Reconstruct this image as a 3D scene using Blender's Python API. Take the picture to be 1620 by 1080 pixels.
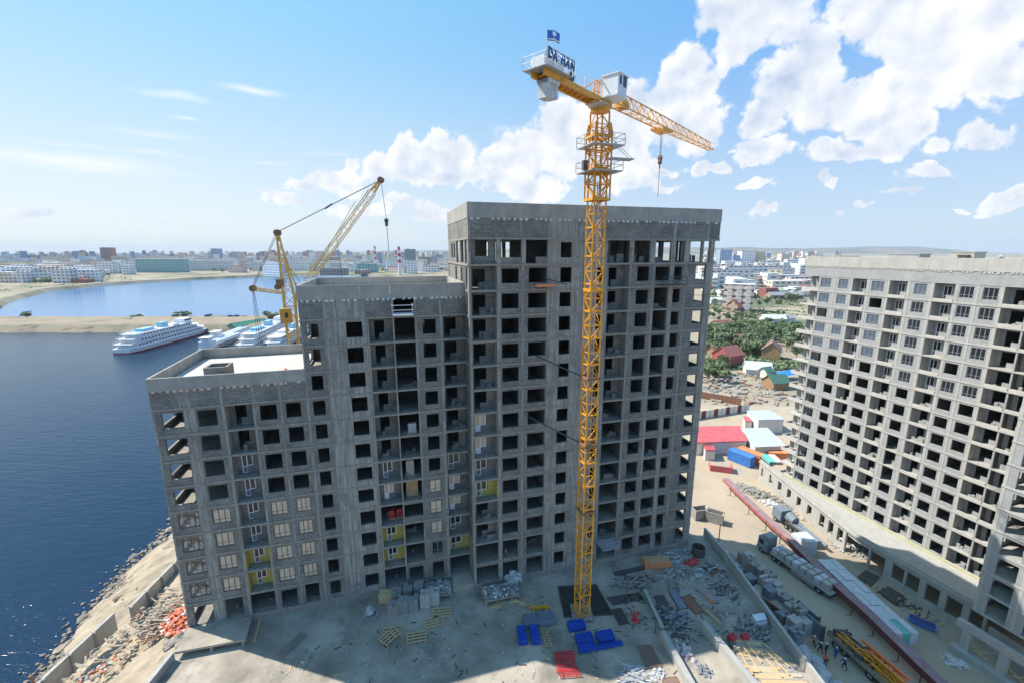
import bpy, bmesh, math, random
from mathutils import Vector, Matrix
R = math.radians; sin, cos, pi = math.sin, math.cos, math.pi
S = bpy.context.scene
COL = S.collection
for o in list(bpy.data.objects): bpy.data.objects.remove(o)
# ------------------------------------------------------------------ camera, sky, sun, exposure
FPX, PITCH, CH = 700.4, 0.20143, 43.5
cam = bpy.data.cameras.new('camera'); co = bpy.data.objects.new('camera', cam); COL.objects.link(co)
co.location = (0, 0, CH); co.rotation_euler = (pi/2 - PITCH, 0, 0)
cam.sensor_width = 36; cam.lens = 36*FPX/1620; cam.clip_start = 0.5; cam.clip_end = 60000
S.camera = co
SE, SA = R(48.9), R(163.5)
SUN = Vector((cos(SA)*cos(SE), sin(SA)*cos(SE), sin(SE)))
sl = bpy.data.lights.new('sun', 'SUN'); sl.energy = 5.0; sl.angle = R(0.5); sl.color = (1, .945, .86)
so = bpy.data.objects.new('sun', sl); so.rotation_euler = SUN.to_track_quat('Z', 'Y').to_euler(); COL.objects.link(so)
S.view_settings.view_transform = 'Standard'; S.view_settings.look = 'None'; S.view_settings.gamma = 1
S.view_settings.exposure = 0.48
S.cycles.max_bounces = 5; S.cycles.diffuse_bounces = 2; S.cycles.glossy_bounces = 2; S.cycles.volume_bounces = 0
w = bpy.data.worlds.new("World"); S.world = w; w.use_nodes = True
def world():
    nt = w.node_tree; N = nt.nodes; L = nt.links; N.clear()
    def n(t, **k):
        x = N.new(t)
        for a, b in k.items(): setattr(x, a, b)
        return x
    def m(op, a, b=None, c=None, clamp=False):
        x = n('ShaderNodeMath', operation=op); x.use_clamp = clamp
        for i, v in enumerate((a, b, c)):
            if v is None: continue
            if isinstance(v, (int, float)): x.inputs[i].default_value = v
            else: L.new(v, x.inputs[i])
        return x.outputs[0]
    def vm(op, a, b):
        x = n('ShaderNodeVectorMath', operation=op)
        for i, v in enumerate((a, b)):
            if isinstance(v, tuple): x.inputs[i].default_value = v
            else: L.new(v, x.inputs[i])
        return x
    def mix(f, a, b):
        x = n('ShaderNodeMix', data_type='RGBA')
        for i, v in ((0, f), (6, a), (7, b)):
            if isinstance(v, (int, float)): x.inputs[i].default_value = v
            elif isinstance(v, tuple): x.inputs[i].default_value = (*v, 1)
            else: L.new(v, x.inputs[i])
        return x.outputs[2]
    out = n('ShaderNodeOutputWorld'); bg = n('ShaderNodeBackground')
    sky = n('ShaderNodeTexSky', sky_type='NISHITA', sun_disc=False, sun_elevation=SE, altitude=0,
            air_density=SKYA, dust_density=SKYD, ozone_density=SKYO)
    sky.sun_rotation = math.atan2(SUN.x, SUN.y)
    tc = n('ShaderNodeTexCoord'); sep = n('ShaderNodeSeparateXYZ'); L.new(tc.outputs['Generated'], sep.inputs[0])
    az = m('ARCTAN2', sep.outputs[0], sep.outputs[1]); el = m('ARCSINE', sep.outputs[2])
    cmb = n('ShaderNodeCombineXYZ'); L.new(az, cmb.inputs[0]); L.new(el, cmb.inputs[1])
    def noise(vec, sc, det, rough=.55):
        x = n('ShaderNodeTexNoise'); x.inputs['Scale'].default_value = sc; x.inputs['Detail'].default_value = det
        x.inputs['Roughness'].default_value = rough; L.new(vec, x.inputs['Vector']); return x
    D = tc.outputs['Generated']
    w1 = noise(D, 7, 3); w2 = noise(D, 24, 4)
    off = vm('SUBTRACT', w1.outputs['Color'], (.5, .5, .5)).outputs[0]
    off = vm('MULTIPLY', off, (.13, .09, 0)).outputs[0]
    off2 = vm('SUBTRACT', w2.outputs['Color'], (.5, .5, .5)).outputs[0]
    off2 = vm('MULTIPLY', off2, (.055, .05, 0)).outputs[0]
    P = vm('ADD', vm('ADD', cmb.outputs[0], off).outputs[0], off2).outputs[0]
    def field(lst, P):
        f = None
        for (px, py, rx, ry, k) in lst:
            u = (px-810)/FPX; v = (540-py)/FPX
            d = Vector((u, cos(PITCH)+v*sin(PITCH), -sin(PITCH)+v*cos(PITCH))); q = d.length; d.normalize()
            a0 = math.atan2(d.x, d.y); e0 = math.asin(d.z)
            ra = rx/FPX/q/math.sqrt(d.x**2+d.y**2)/max(.6, q**.3); re = ry/FPX/q
            s = vm('SUBTRACT', P, (a0, e0, 0)).outputs[0]
            s = vm('MULTIPLY', s, (1/ra, 1/re, 0)).outputs[0]
            ln = n('ShaderNodeVectorMath', operation='LENGTH'); L.new(s, ln.inputs[0])
            t = m('MULTIPLY', m('SUBTRACT', 1.0, ln.outputs['Value']), k)
            f = t if f is None else m('SMOOTH_MAX', f, t, .12)
        return f
    # cumulus (pixel centre -> direction of the sky, angular radii)
    CL = CUMULUS
    fc = field(CL, P)
    det = noise(D, 15, 9, .56); det2 = noise(D, 60, 5, .6)
    dens = m('ADD', fc, m('MULTIPLY', m('SUBTRACT', det.outputs[0], .5), 1.3))
    dens = m('ADD', dens, m('MULTIPLY', m('SUBTRACT', det2.outputs[0], .5), .35))
    mr = n('ShaderNodeMapRange', interpolation_type='SMOOTHSTEP'); L.new(dens, mr.inputs[0])
    mr.inputs[1].default_value = -.05; mr.inputs[2].default_value = .26
    alpha = mr.outputs[0]
    # shading: compare the billow noise here and a little towards the sun, and how deep in the cloud
    sh = vm('ADD', D, (SUN.x*.02, SUN.y*.02, SUN.z*.03)).outputs[0]
    det_s = noise(sh, 15, 6, .54)
    grad = m('SUBTRACT', det.outputs[0], det_s.outputs[0])
    low = noise(D, 5, 2)
    shade = m('ADD', m('MULTIPLY', grad, 2.0), m('MULTIPLY', dens, -.32))
    shade = m('ADD', shade, m('ADD', m('MULTIPLY', low.outputs[0], .9), .36), clamp=True)
    ccol = mix(shade, CSH, CLT)
    skc = mix(1.0, sky.outputs[0], sky.outputs[0])
    # haze thickens and whitens the sky to the horizon
    hz = n('ShaderNodeMapRange', interpolation_type='SMOOTHSTEP'); L.new(el, hz.inputs[0])
    hz.inputs[1].default_value = 0.0; hz.inputs[2].default_value = .35; hz.inputs[3].default_value = .62; hz.inputs[4].default_value = 0.0
    dt = n('ShaderNodeVectorMath', operation='DOT_PRODUCT'); L.new(D, dt.inputs[0]); dt.inputs[1].default_value = tuple(Vector((SUN.x,SUN.y,.2)).normalized())
    ns = n('ShaderNodeMapRange', interpolation_type='SMOOTHSTEP'); L.new(dt.outputs['Value'], ns.inputs[0]); ns.inputs[1].default_value = -.25; ns.inputs[2].default_value = .95
    up = n('ShaderNodeMapRange', interpolation_type='SMOOTHERSTEP'); L.new(el, up.inputs[0]); up.inputs[1].default_value = -.08; up.inputs[2].default_value = .52
    top = mix(ns.outputs[0], SK_R, SK_L); hor = mix(ns.outputs[0], SK_HR, SK_HL)
    air = mix(up.outputs[0], hor, top)
    base = mix(.82, sky.outputs[0], air)
    col = mix(m('MULTIPLY', alpha, .97), base, ccol)
    CI = CIRRUS
    P2 = vm('ADD', cmb.outputs[0], vm('MULTIPLY', off, (.5, .25, 0)).outputs[0]).outputs[0]
    fi = field(CI, P2)
    st = n('ShaderNodeMapping'); st.inputs['Scale'].default_value = (5, 5, 60); L.new(D, st.inputs['Vector'])
    stn = noise(st.outputs[0], 1.2, 6, .6)
    di = m('ADD', fi, m('MULTIPLY', m('SUBTRACT', stn.outputs[0], .5), 1.1))
    mi = n('ShaderNodeMapRange', interpolation_type='SMOOTHSTEP'); L.new(di, mi.inputs[0])
    mi.inputs[1].default_value = 0; mi.inputs[2].default_value = 1.1; mi.inputs[4].default_value = .62
    col = mix(mi.outputs[0], col, CLT)
    L.new(col, bg.inputs[0]); bg.inputs[1].default_value = SKYS
    L.new(bg.outputs[0], out.inputs[0])
SKYS, SKYA, SKYD, SKYO = 0.095, 1.0, 0.8, 2.2
CLT = (8.1, 8.1, 8.15); CSH = (3.9, 4.8, 6.4)
SK_R = (1.3,3.8,7.9); SK_L = (2.5,5.7,8.0); SK_HR = (4.9,6.1,7.4); SK_HL = (6.8,7.3,7.6)
CUMULUS = [(1165, 0, 78.6, 53.2, 1), (1235, 10, 71.0, 54.7, 1), (1165, 55, 43.2, 50.8, 1), (1145, 95, 33.0, 38.1, 0.9), (1075, 115, 43.2, 45.7, 1), (1065, 160, 43.2, 38.1, 1), (1095, 185, 50.8, 50.8, 1), (1120, 140, 25.4, 17.8, 0.8), (1400, 0, 82.0, 54.7, 1), (1450, 40, 95.6, 68.3, 1), (1530, 20, 95.6, 82.0, 1), (1520, 90, 109.3, 68.3, 1), (1605, 15, 46.5, 95.6, 1), (1600, 120, 49.2, 54.7, 1), (1450, 140, 109.3, 54.7, 1), (1290, 95, 38.3, 52.0, 1), (1265, 140, 73.8, 52.0, 1), (1350, 165, 109.3, 38.3, 1), (1225, 180, 41.0, 30.0, 1), (1400, 185, 82.0, 30.0, 1), (1215, 235, 51.3, 23.3, 1), (1190, 255, 30.3, 13.9, 1), (1330, 245, 53.6, 21.0, 1), (1390, 232, 32.7, 21.0, 1), (1440, 205, 38.1, 25.4, 1), (1465, 235, 30.3, 16.3, 0.9), (1560, 218, 48.9, 18.6, 1), (1465, 270, 41.9, 11.6, 1), (1190, 295, 34.9, 9.4, 0.9), (1300, 290, 11.6, 5.8, 0.7), (1112, 265, 18.6, 13.9, 1), (1135, 270, 21.0, 9.4, 0.9), (1050, 272, 30.3, 9.4, 0.8), (1055, 298, 30.3, 8.1, 0.8), (1595, 310, 32.7, 16.3, 0.8), (1440, 305, 23.3, 5.8, 0.7), (1205, 338, 21.0, 8.1, 0.7), (1340, 345, 11.6, 5.8, 0.6), (1392, 325, 11.6, 9.4, 0.6), (1320, 293, 9.4, 4.7, 0.6), (1500, 325, 21.0, 5.8, 0.6), (1590, 335, 34.9, 9.4, 0.6), (1000, 190, 94.1, 47.0, 1), (960, 215, 94.1, 53.3, 1), (890, 215, 78.4, 53.3, 1), (845, 240, 62.7, 40.8, 1), (790, 262, 47.0, 22.0, 1), (705, 250, 47.0, 34.5, 1), (640, 242, 31.4, 31.4, 1), (600, 262, 37.6, 18.8, 1), (680, 275, 94.1, 18.8, 0.9), (525, 285, 47.0, 22.0, 0.8), (545, 270, 15.7, 18.8, 0.8), (480, 290, 34.5, 12.5, 0.7), (455, 318, 34.5, 12.5, 0.6), (820, 290, 78.4, 22.0, 0.9), (640, 318, 47.0, 9.4, 0.7), (950, 262, 94.1, 25.1, 0.9), (360, 330, 28.2, 6.3, 0.5), (240, 350, 47.0, 7.8, 0.3), (30, 335, 47.0, 11.0, 0.4), (560, 330, 62.7, 11.0, 0.5), (700, 335, 62.7, 12.5, 0.5), (1160, 245, 9.4, 4.7, 0.7), (1128, 183, 12.7, 7.6, 0.7), (1000, 290, 62.7, 15.7, 0.7)]
CIRRUS = [(285,153,75,10,1),(405,143,70,9,1),(110,255,200,20,1.1),(290,188,35,4,.8),(240,215,110,9,.55),(250,243,90,7,.6),(425,258,50,4,.8),(110,228,120,6,.5),(520,243,60,4,.4),(280,290,60,4,.4)]
world()
# ------------------------------------------------------------------ helpers
def G(px, py, z):                       # the point at height z that lies in this direction from the photographer's stand
    u = (px-810)/FPX; v = (py-540)/FPX
    y = cos(PITCH)-v*sin(PITCH); dz = -sin(PITCH)-v*cos(PITCH); t = (z-CH)/dz
    return Vector((u*t, y*t, z))
class MB:
    def __init__(s): s.v = []; s.f = []; s.m = []
    def hexa(s, P, m=0):
        i = len(s.v); s.v += [tuple(p) for p in P]
        for q in ((0,3,2,1),(4,5,6,7),(0,1,5,4),(1,2,6,5),(2,3,7,6),(3,0,4,7)): s.f.append(tuple(i+a for a in q)); s.m.append(m)
    def box(s, x0, x1, y0, y1, z0, z1, m=0):
        s.hexa([(x0,y0,z0),(x1,y0,z0),(x1,y1,z0),(x0,y1,z0),(x0,y0,z1),(x1,y0,z1),(x1,y1,z1),(x0,y1,z1)], m)
    def rbox(s, c, sx, sy, sz, a=0, m=0, tilt=0, roll=0):   # centre at base
        M = Matrix.Translation(c) @ Matrix.Rotation(a,4,'Z') @ Matrix.Rotation(tilt,4,'X') @ Matrix.Rotation(roll,4,'Y')
        x, y = sx/2, sy/2
        s.hexa([M @ Vector(p) for p in ((-x,-y,0),(x,-y,0),(x,y,0),(-x,y,0),(-x,-y,sz),(x,-y,sz),(x,y,sz),(-x,y,sz))], m)
    def bar(s, p, q, w, h=None, m=0):
        p = Vector(p); q = Vector(q); d = q-p
        if d.length < 1e-6: return
        d.normalize(); up = Vector((0,0,1)) if abs(d.z) < .95 else Vector((1,0,0))
        a = d.cross(up).normalized()*w/2; b = a.cross(d).normalized()*(h or w)/2
        s.hexa([p-a-b, p+a-b, p+a+b, p-a+b, q-a-b, q+a-b, q+a+b, q-a+b], m)
    def cyl(s, p, q, r, n=10, r2=None, m=0):
        p = Vector(p); q = Vector(q); d = (q-p).normalized(); r2 = r if r2 is None else r2
        up = Vector((0,0,1)) if abs(d.z) < .95 else Vector((1,0,0))
        a = d.cross(up).normalized(); b = a.cross(d).normalized(); i = len(s.v)
        for c, rr in ((p, r), (q, r2)):
            for k in range(n):
                t = 2*pi*k/n; s.v.append(tuple(c + a*rr*cos(t) + b*rr*sin(t)))
        for k in range(n):
            j = (k+1) % n; s.f.append((i+k, i+j, i+n+j, i+n+k)); s.m.append(m)
        s.f.append(tuple(i+n-1-k for k in range(n))); s.m.append(m); s.f.append(tuple(i+n+k for k in range(n))); s.m.append(m)
    def prism(s, pts, z0, z1, m=0, mt=None):
        n = len(pts); i = len(s.v)
        A = sum(pts[k][0]*pts[(k+1)%n][1]-pts[(k+1)%n][0]*pts[k][1] for k in range(n))
        if A < 0: pts = pts[::-1]
        s.v += [(p[0],p[1],z0) for p in pts]+[(p[0],p[1],z1) for p in pts]
        for k in range(n):
            j = (k+1) % n; s.f.append((i+k,i+j,i+n+j,i+n+k)); s.m.append(m)
        s.f.append(tuple(i+n+k for k in range(n))); s.m.append(m if mt is None else mt)
        s.f.append(tuple(i+n-1-k for k in range(n))); s.m.append(m)
    def face(s, pts, m=0):
        i = len(s.v); s.v += [tuple(p) for p in pts]; s.f.append(tuple(range(i, i+len(pts)))); s.m.append(m)
    def rock(s, c, r, rng, m=0, flat=.7):
        t = (1+5**.5)/2; V = [(-1,t,0),(1,t,0),(-1,-t,0),(1,-t,0),(0,-1,t),(0,1,t),(0,-1,-t),(0,1,-t),(t,0,-1),(t,0,1),(-t,0,-1),(-t,0,1)]
        Fc = [(0,11,5),(0,5,1),(0,1,7),(0,7,10),(0,10,11),(1,5,9),(5,11,4),(11,10,2),(10,7,6),(7,1,8),(3,9,4),(3,4,2),(3,2,6),(3,6,8),(3,8,9),(4,9,5),(2,4,11),(6,2,10),(8,6,7),(9,8,1)]
        M = Matrix.Rotation(rng.random()*6,3,'Z') @ Matrix.Rotation(rng.random()*6,3,'X'); sx, sy = rng.uniform(.6,1.3), rng.uniform(.6,1.3); i = len(s.v)
        for a in V:
            v = M @ (Vector(a)/1.9); k = rng.uniform(.75,1.2)*r; s.v.append((c[0]+v.x*k*sx, c[1]+v.y*k*sy, c[2]+v.z*k*flat))
        for a in Fc: s.f.append((i+a[0],i+a[1],i+a[2])); s.m.append(m)
    def mesh(s, name, mats, smooth=False):
        me = bpy.data.meshes.new(name); me.from_pydata(s.v, [], s.f)
        for a in (mats if isinstance(mats, (list, tuple)) else [mats]): me.materials.append(a)
        me.polygons.foreach_set('material_index', s.m)
        if smooth: me.polygons.foreach_set('use_smooth', [True]*len(s.f))
        me.update(); return me
    def build(s, name, mats, parent=None, smooth=False, loc=None, rot=0, **k):
        if not s.f: return None
        return obj(name, s.mesh(name, mats, smooth), parent, loc, rot, **k)
def obj(name, me, parent=None, loc=None, rot=0, label=None, cat=None, group=None, kind=None):
    o = bpy.data.objects.new(name, me); COL.objects.link(o)
    if parent: o.parent = parent
    if loc is not None: o.location = loc
    o.rotation_euler = (0, 0, rot)
    return tag(o, label, cat, group, kind)
def tag(o, label=None, cat=None, group=None, kind=None):
    if label: o['label'] = label
    if cat: o['category'] = cat
    if group: o['group'] = group
    if kind: o['kind'] = kind
    return o
def thing(name, label, cat, loc=(0,0,0), rot=0, group=None):
    return obj(name, None, None, loc, rot, label, cat, group)
def dup(r, loc, rot, label=None, group=None):
    c = r.copy(); COL.objects.link(c); c.location = loc; c.rotation_euler = (0,0,rot)
    if label: c['label'] = label
    if group: c['group'] = group
    for ch in list(r.children):
        d = ch.copy(); COL.objects.link(d); d.parent = c
        for g in list(ch.children):
            e = g.copy(); COL.objects.link(e); e.parent = d
    return c
def addwall(mb, axis, a0, a1, z0, z1, t0, t1, holes=(), m=0):
    """wall along a (x if axis 0, y if axis 1) between a0..a1, thickness t0..t1 in the other axis, holes (a,b,c,d)"""
    H = [(max(a,a0),min(b,a1),max(c,z0),min(d,z1)) for a,b,c,d in holes if b > a0 and a < a1 and d > z0 and c < z1]
    zs = sorted({z0, z1, *[h[2] for h in H], *[h[3] for h in H]})
    for p, q in zip(zs, zs[1:]):
        if q-p < 1e-4: continue
        mid = (p+q)/2; cur = a0
        for h in sorted(h for h in H if h[2] < mid < h[3]):
            if h[0] > cur+1e-4: (mb.box(cur,h[0],t0,t1,p,q,m) if axis == 0 else mb.box(t0,t1,cur,h[0],p,q,m))
            cur = max(cur, h[1])
        if a1 > cur+1e-4: (mb.box(cur,a1,t0,t1,p,q,m) if axis == 0 else mb.box(t0,t1,cur,a1,p,q,m))
# ------------------------------------------------------------------ materials
def nodes(name):
    m = bpy.data.materials.new(name); m.use_nodes = True; nt = m.node_tree
    return m, nt, nt.nodes, nt.links, nt.nodes['Principled BSDF']
def mat(name, col, rough=.85, col2=None, scale=1.5, detail=5, bump=0., bscale=None, metal=0., stretch=(1,1,1), contrast=.18, spec=None, coord='Object', bdist=.05, dirt=None):
    m, nt, N, L, B = nodes(name); B.inputs['Roughness'].default_value = rough; B.inputs['Metallic'].default_value = metal
    if spec is not None: B.inputs['Specular IOR Level'].default_value = spec
    tc = N.new('ShaderNodeTexCoord'); mp = N.new('ShaderNodeMapping'); mp.inputs['Scale'].default_value = stretch
    L.new(tc.outputs[coord], mp.inputs[0])
    no = N.new('ShaderNodeTexNoise'); no.inputs['Scale'].default_value = scale; no.inputs['Detail'].default_value = detail; no.inputs['Roughness'].default_value = .62
    L.new(mp.outputs[0], no.inputs['Vector'])
    cr = N.new('ShaderNodeValToRGB'); c2 = col2 or tuple(min(1, c*1.35) for c in col)
    e = cr.color_ramp.elements; e[0].position = .5-contrast; e[1].position = .5+contrast; e[0].color = (*col,1); e[1].color = (*c2,1)
    L.new(no.outputs[0], cr.inputs[0]); out = cr.outputs[0]
    if dirt:
        n3 = N.new('ShaderNodeTexNoise'); n3.inputs['Scale'].default_value = dirt[1]; n3.inputs['Detail'].default_value = 6; n3.inputs['Roughness'].default_value = .7
        L.new(tc.outputs[coord], n3.inputs['Vector']); mr = N.new('ShaderNodeMapRange'); mr.inputs[1].default_value = .5; mr.inputs[2].default_value = .68
        L.new(n3.outputs[0], mr.inputs[0]); mx = N.new('ShaderNodeMix'); mx.data_type = 'RGBA'
        L.new(mr.outputs[0], mx.inputs[0]); L.new(out, mx.inputs[6]); mx.inputs[7].default_value = (*dirt[0],1); out = mx.outputs[2]
    L.new(out, B.inputs['Base Color'])
    if bump:
        n2 = N.new('ShaderNodeTexNoise'); n2.inputs['Scale'].default_value = bscale or scale*4; n2.inputs['Detail'].default_value = 6
        L.new(mp.outputs[0], n2.inputs['Vector']); b = N.new('ShaderNodeBump'); b.inputs['Strength'].default_value = bump; b.inputs['Distance'].default_value = bdist
        L.new(n2.outputs[0], b.inputs['Height']); L.new(b.outputs[0], B.inputs['Normal'])
    return m
def masonry(name, c1, c2, mortar, bw=.42, bh=.22, ms=.03, stain=.5, sp_=.28):
    m, nt, N, L, B = nodes(name); B.inputs['Roughness'].default_value = .92
    tc = N.new('ShaderNodeTexCoord'); sp = N.new('ShaderNodeSeparateXYZ'); L.new(tc.outputs['Object'], sp.inputs[0])
    ad = N.new('ShaderNodeMath'); L.new(sp.outputs[0], ad.inputs[0]); L.new(sp.outputs[1], ad.inputs[1])
    cb = N.new('ShaderNodeCombineXYZ'); L.new(ad.outputs[0], cb.inputs[0]); L.new(sp.outputs[2], cb.inputs[1])
    br = N.new('ShaderNodeTexBrick'); L.new(cb.outputs[0], br.inputs[0]); br.inputs['Scale'].default_value = 1
    br.inputs['Brick Width'].default_value = bw; br.inputs['Row Height'].default_value = bh; br.inputs['Mortar Size'].default_value = ms
    br.inputs['Color1'].default_value = (*c1,1); br.inputs['Color2'].default_value = (*c2,1); br.inputs['Mortar'].default_value = (*mortar,1)
    no = N.new('ShaderNodeTexNoise'); no.inputs['Scale'].default_value = .45; no.inputs['Detail'].default_value = 8; no.inputs['Roughness'].default_value = .7; L.new(tc.outputs['Object'], no.inputs['Vector'])
    mr = N.new('ShaderNodeMapRange'); L.new(no.outputs[0], mr.inputs[0]); mr.inputs[1].default_value = .3; mr.inputs[2].default_value = .7; mr.inputs[3].default_value = 1-stain*.5; mr.inputs[4].default_value = 1+stain*.4
    n5 = N.new('ShaderNodeTexNoise'); n5.inputs['Scale'].default_value = 5.5; n5.inputs['Detail'].default_value = 3; L.new(cb.outputs[0], n5.inputs['Vector'])
    m5 = N.new('ShaderNodeMapRange'); L.new(n5.outputs[0], m5.inputs[0]); m5.inputs[1].default_value = .3; m5.inputs[2].default_value = .7; m5.inputs[3].default_value = 1-sp_; m5.inputs[4].default_value = 1+sp_
    mm = N.new('ShaderNodeMath'); mm.operation = 'MULTIPLY'; L.new(mr.outputs[0], mm.inputs[0]); L.new(m5.outputs[0], mm.inputs[1])
    vm = N.new('ShaderNodeVectorMath'); vm.operation = 'SCALE'; L.new(br.outputs['Color'], vm.inputs[0]); L.new(mm.outputs[0], vm.inputs['Scale']); L.new(vm.outputs[0], B.inputs['Base Color'])
    b = N.new('ShaderNodeBump'); b.inputs['Strength'].default_value = .6; b.inputs['Distance'].default_value = .03; b.invert = True
    L.new(br.outputs['Fac'], b.inputs['Height']); L.new(b.outputs[0], B.inputs['Normal'])
    return m
M = {}
M['masonry'] = masonry('block_masonry', (.215,.203,.180), (.285,.270,.240), (.135,.128,.115), stain=.8, sp_=.2)
M['masonry_pale'] = masonry('pale_masonry', (.335,.335,.33), (.385,.385,.38), (.28,.28,.275), .4, .2, .02, .3, .08)
M['concrete'] = mat('concrete', (.19,.177,.155), .9, (.40,.375,.33), 1.7, 9, .25, 6, stretch=(2.2,2.2,.14), contrast=.14, dirt=((.17,.16,.145), .45))
M['parapet_c'] = mat('parapet_concrete', (.29,.27,.235), .9, (.41,.385,.34), .7, 8, .2, 6, stretch=(1,1,.6), contrast=.2, dirt=((.27,.27,.26), .35))
M['slab'] = mat('slab_concrete', (.20,.18,.15), .9, (.36,.33,.28), 2.2, 7, .3, 8, contrast=.2)
M['conc_pale'] = mat('pale_concrete', (.36,.345,.315), .9, (.46,.445,.405), 1.2, 7, .2, 6, stretch=(1,1,.4), contrast=.22, dirt=((.35,.335,.31), .4))
M['conc_lip'] = mat('beige_concrete', (.42,.395,.355), .9, (.52,.49,.445), 1.2, 6, .2, 6)
M['white_bits'] = mat('mortar_bits', (.55,.54,.52), .9, (.7,.69,.66), 2)
M['pink_bits'] = mat('orange_brick_bits', (.62,.36,.24), .9, (.70,.55,.45), 2)
M['roofwhite'] = mat('roof_screed', (.44,.405,.36), .9, (.60,.555,.50), .5, 7, .2, 3)
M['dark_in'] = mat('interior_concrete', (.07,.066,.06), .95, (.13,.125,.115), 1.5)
M['yellow_wall'] = mat('yellow_insulation', (.40,.32,.07), .9, (.52,.43,.12), 1.2, stretch=(3,1,3))
M['white_frame'] = mat('white_plastic_frame', (.75,.75,.75), .4)
M['brown_frame'] = mat('brown_frame', (.14,.10,.075), .5)
M['grey_frame'] = mat('grey_frame', (.16,.17,.19), .5)
M['pane_beige'] = mat('beige_reflection_pane', (.50,.40,.30), .12, (.62,.50,.38), .9, 4, contrast=.1)  # warm reflection of sunlit buildings opposite, painted into the pane colour
M['pane_mixed'] = mat('mirrored_pane', (.07,.075,.07), .05, (.46,.43,.41), 1.1, 5, contrast=.06, stretch=(1.5,1.5,1))
M['pane_dark'] = mat('dark_pane', (.02,.023,.027), .06)
M['pane_blue'] = mat('blue_grey_pane', (.07,.09,.125), .1, (.14,.17,.22), 1.5)
M['deck'] = mat('deck_screed', (.25,.217,.17), .92, (.47,.413,.33), .19, 12, .4, 2.5, contrast=.15, dirt=((.17,.15,.12), .13))
M['sand'] = mat('sand', (.30,.235,.16), .95, (.45,.365,.26), .35, 9, .5, 2.0, contrast=.2, dirt=((.27,.22,.165), .2), bdist=.3)
M['street'] = mat('packed_dirt', (.37,.29,.205), .95, (.50,.41,.30), .12, 9, .3, 1.5, contrast=.2, dirt=((.30,.26,.205), .06))
M['rock'] = mat('shore_rock', (.17,.145,.115), .95, (.40,.33,.25), 1.2, 6, .5, 5)
M['rubble'] = mat('rubble', (.16,.15,.14), .95, (.40,.385,.36), 2.2, 6, .4, 8)
M['white_sack'] = mat('white_sack', (.40,.40,.40), .8, (.60,.60,.59), 2)
M['orange_sack'] = mat('orange_sack', (.60,.11,.04), .8, (.72,.24,.12), 2)
M['pink_sack'] = mat('pink_sack', (.65,.42,.42), .8, (.78,.6,.58), 2)
M['wood'] = mat('sawn_wood', (.50,.34,.16), .85, (.66,.48,.27), 3, stretch=(1,6,1))
M['grey_wood'] = mat('weathered_wood', (.25,.22,.18), .9, (.42,.37,.30), 3, stretch=(1,6,1))
M['plank'] = mat('plank_deck', (.40,.33,.25), .9, (.56,.48,.37), .6, 8, .2, 3, contrast=.25)
M['crane_y'] = mat('crane_yellow', (.74,.30,.012), .5, (.88,.41,.025), 1.1, 8, contrast=.2, dirt=((.48,.20,.03), 2.2))
M['crane_old'] = mat('faded_crane_yellow', (.62,.36,.07), .6, (.72,.48,.15), 1.5)
M['rust'] = mat('rust', (.20,.09,.05), .8, (.30,.15,.09), 3)
M['rebar'] = mat('dark_steel', (.06,.055,.05), .6, (.11,.10,.09), 3)
M['steel'] = mat('galvanised_steel', (.34,.35,.36), .5, (.48,.49,.50), 3, metal=.3)
M['cab_w'] = mat('cab_white', (.62,.64,.66), .4, (.74,.75,.76), 2)
M['cweight'] = mat('counterweight_concrete', (.55,.55,.55), .85, (.70,.70,.69), 1.5, dirt=((.4,.4,.41), 1.0))
M['navy'] = mat('navy_paint', (.02,.05,.16), .4)
M['blue'] = mat('blue_formwork', (.01,.06,.36), .5, (.02,.10,.46), 2)
M['blue_cont'] = mat('blue_container', (.04,.17,.52), .5, (.07,.24,.62), 1)
M['bluegrey'] = mat('blue_grey_sheet', (.15,.18,.215), .6, (.22,.255,.29), 2)
M['red'] = mat('red_paint', (.50,.025,.03), .5, (.62,.06,.06), 2)
M['red_roof'] = mat('red_metal_roof', (.50,.09,.10), .5, (.60,.14,.15), .6)
M['maroon'] = mat('maroon_metal', (.13,.025,.03), .7, (.20,.05,.055), 1.2)
M['maroon_top'] = mat('maroon_canopy', (.24,.15,.16), .8, (.34,.24,.25), .8)
M['orange'] = mat('orange_container', (.62,.20,.07), .6, (.72,.29,.13), 1)
M['teal_pack'] = mat('teal_packs', (.45,.50,.53), .6, (.60,.63,.66), 1.6)
M['teal'] = mat('teal_wrap', (.10,.42,.36), .6, (.18,.50,.44), 2)
M['blockgrey'] = mat('aerated_blocks', (.23,.22,.20), .9, (.34,.325,.295), 2.5)
M['blockpale'] = mat('pale_blocks', (.38,.37,.34), .9, (.50,.485,.44), 2.5)
M['grey_roof'] = mat('grey_metal_roof', (.42,.46,.50), .5, (.50,.54,.58), .5)
M['white_wall'] = mat('white_wall', (.60,.58,.54), .9, (.70,.68,.64), .8)
M['black'] = mat('black_tyre', (.02,.02,.02), .7)
M['glassd'] = mat('dark_glass', (.015,.018,.02), .06)
M['skin'] = mat('skin', (.5,.3,.22), .6)
M['hivis'] = mat('orange_workwear', (.85,.16,.03), .7)
M['darkcloth'] = mat('dark_workwear', (.03,.035,.05), .8)
M['bluecloth'] = mat('blue_workwear', (.03,.07,.22), .8)
M['green_roof'] = mat('green_metal_roof', (.05,.20,.13), .5, (.09,.27,.18), 1)
M['tarp'] = mat('blue_tarp', (.03,.22,.62), .5, (.06,.3,.7), 1)
M['ship_w'] = mat('ship_white', (.70,.72,.74), .4, (.80,.81,.82), .3)
M['ship_b'] = mat('ship_blue', (.20,.45,.60), .5, (.30,.55,.68), .3)
M['ship_r'] = mat('ship_red', (.45,.05,.06), .5)
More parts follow.
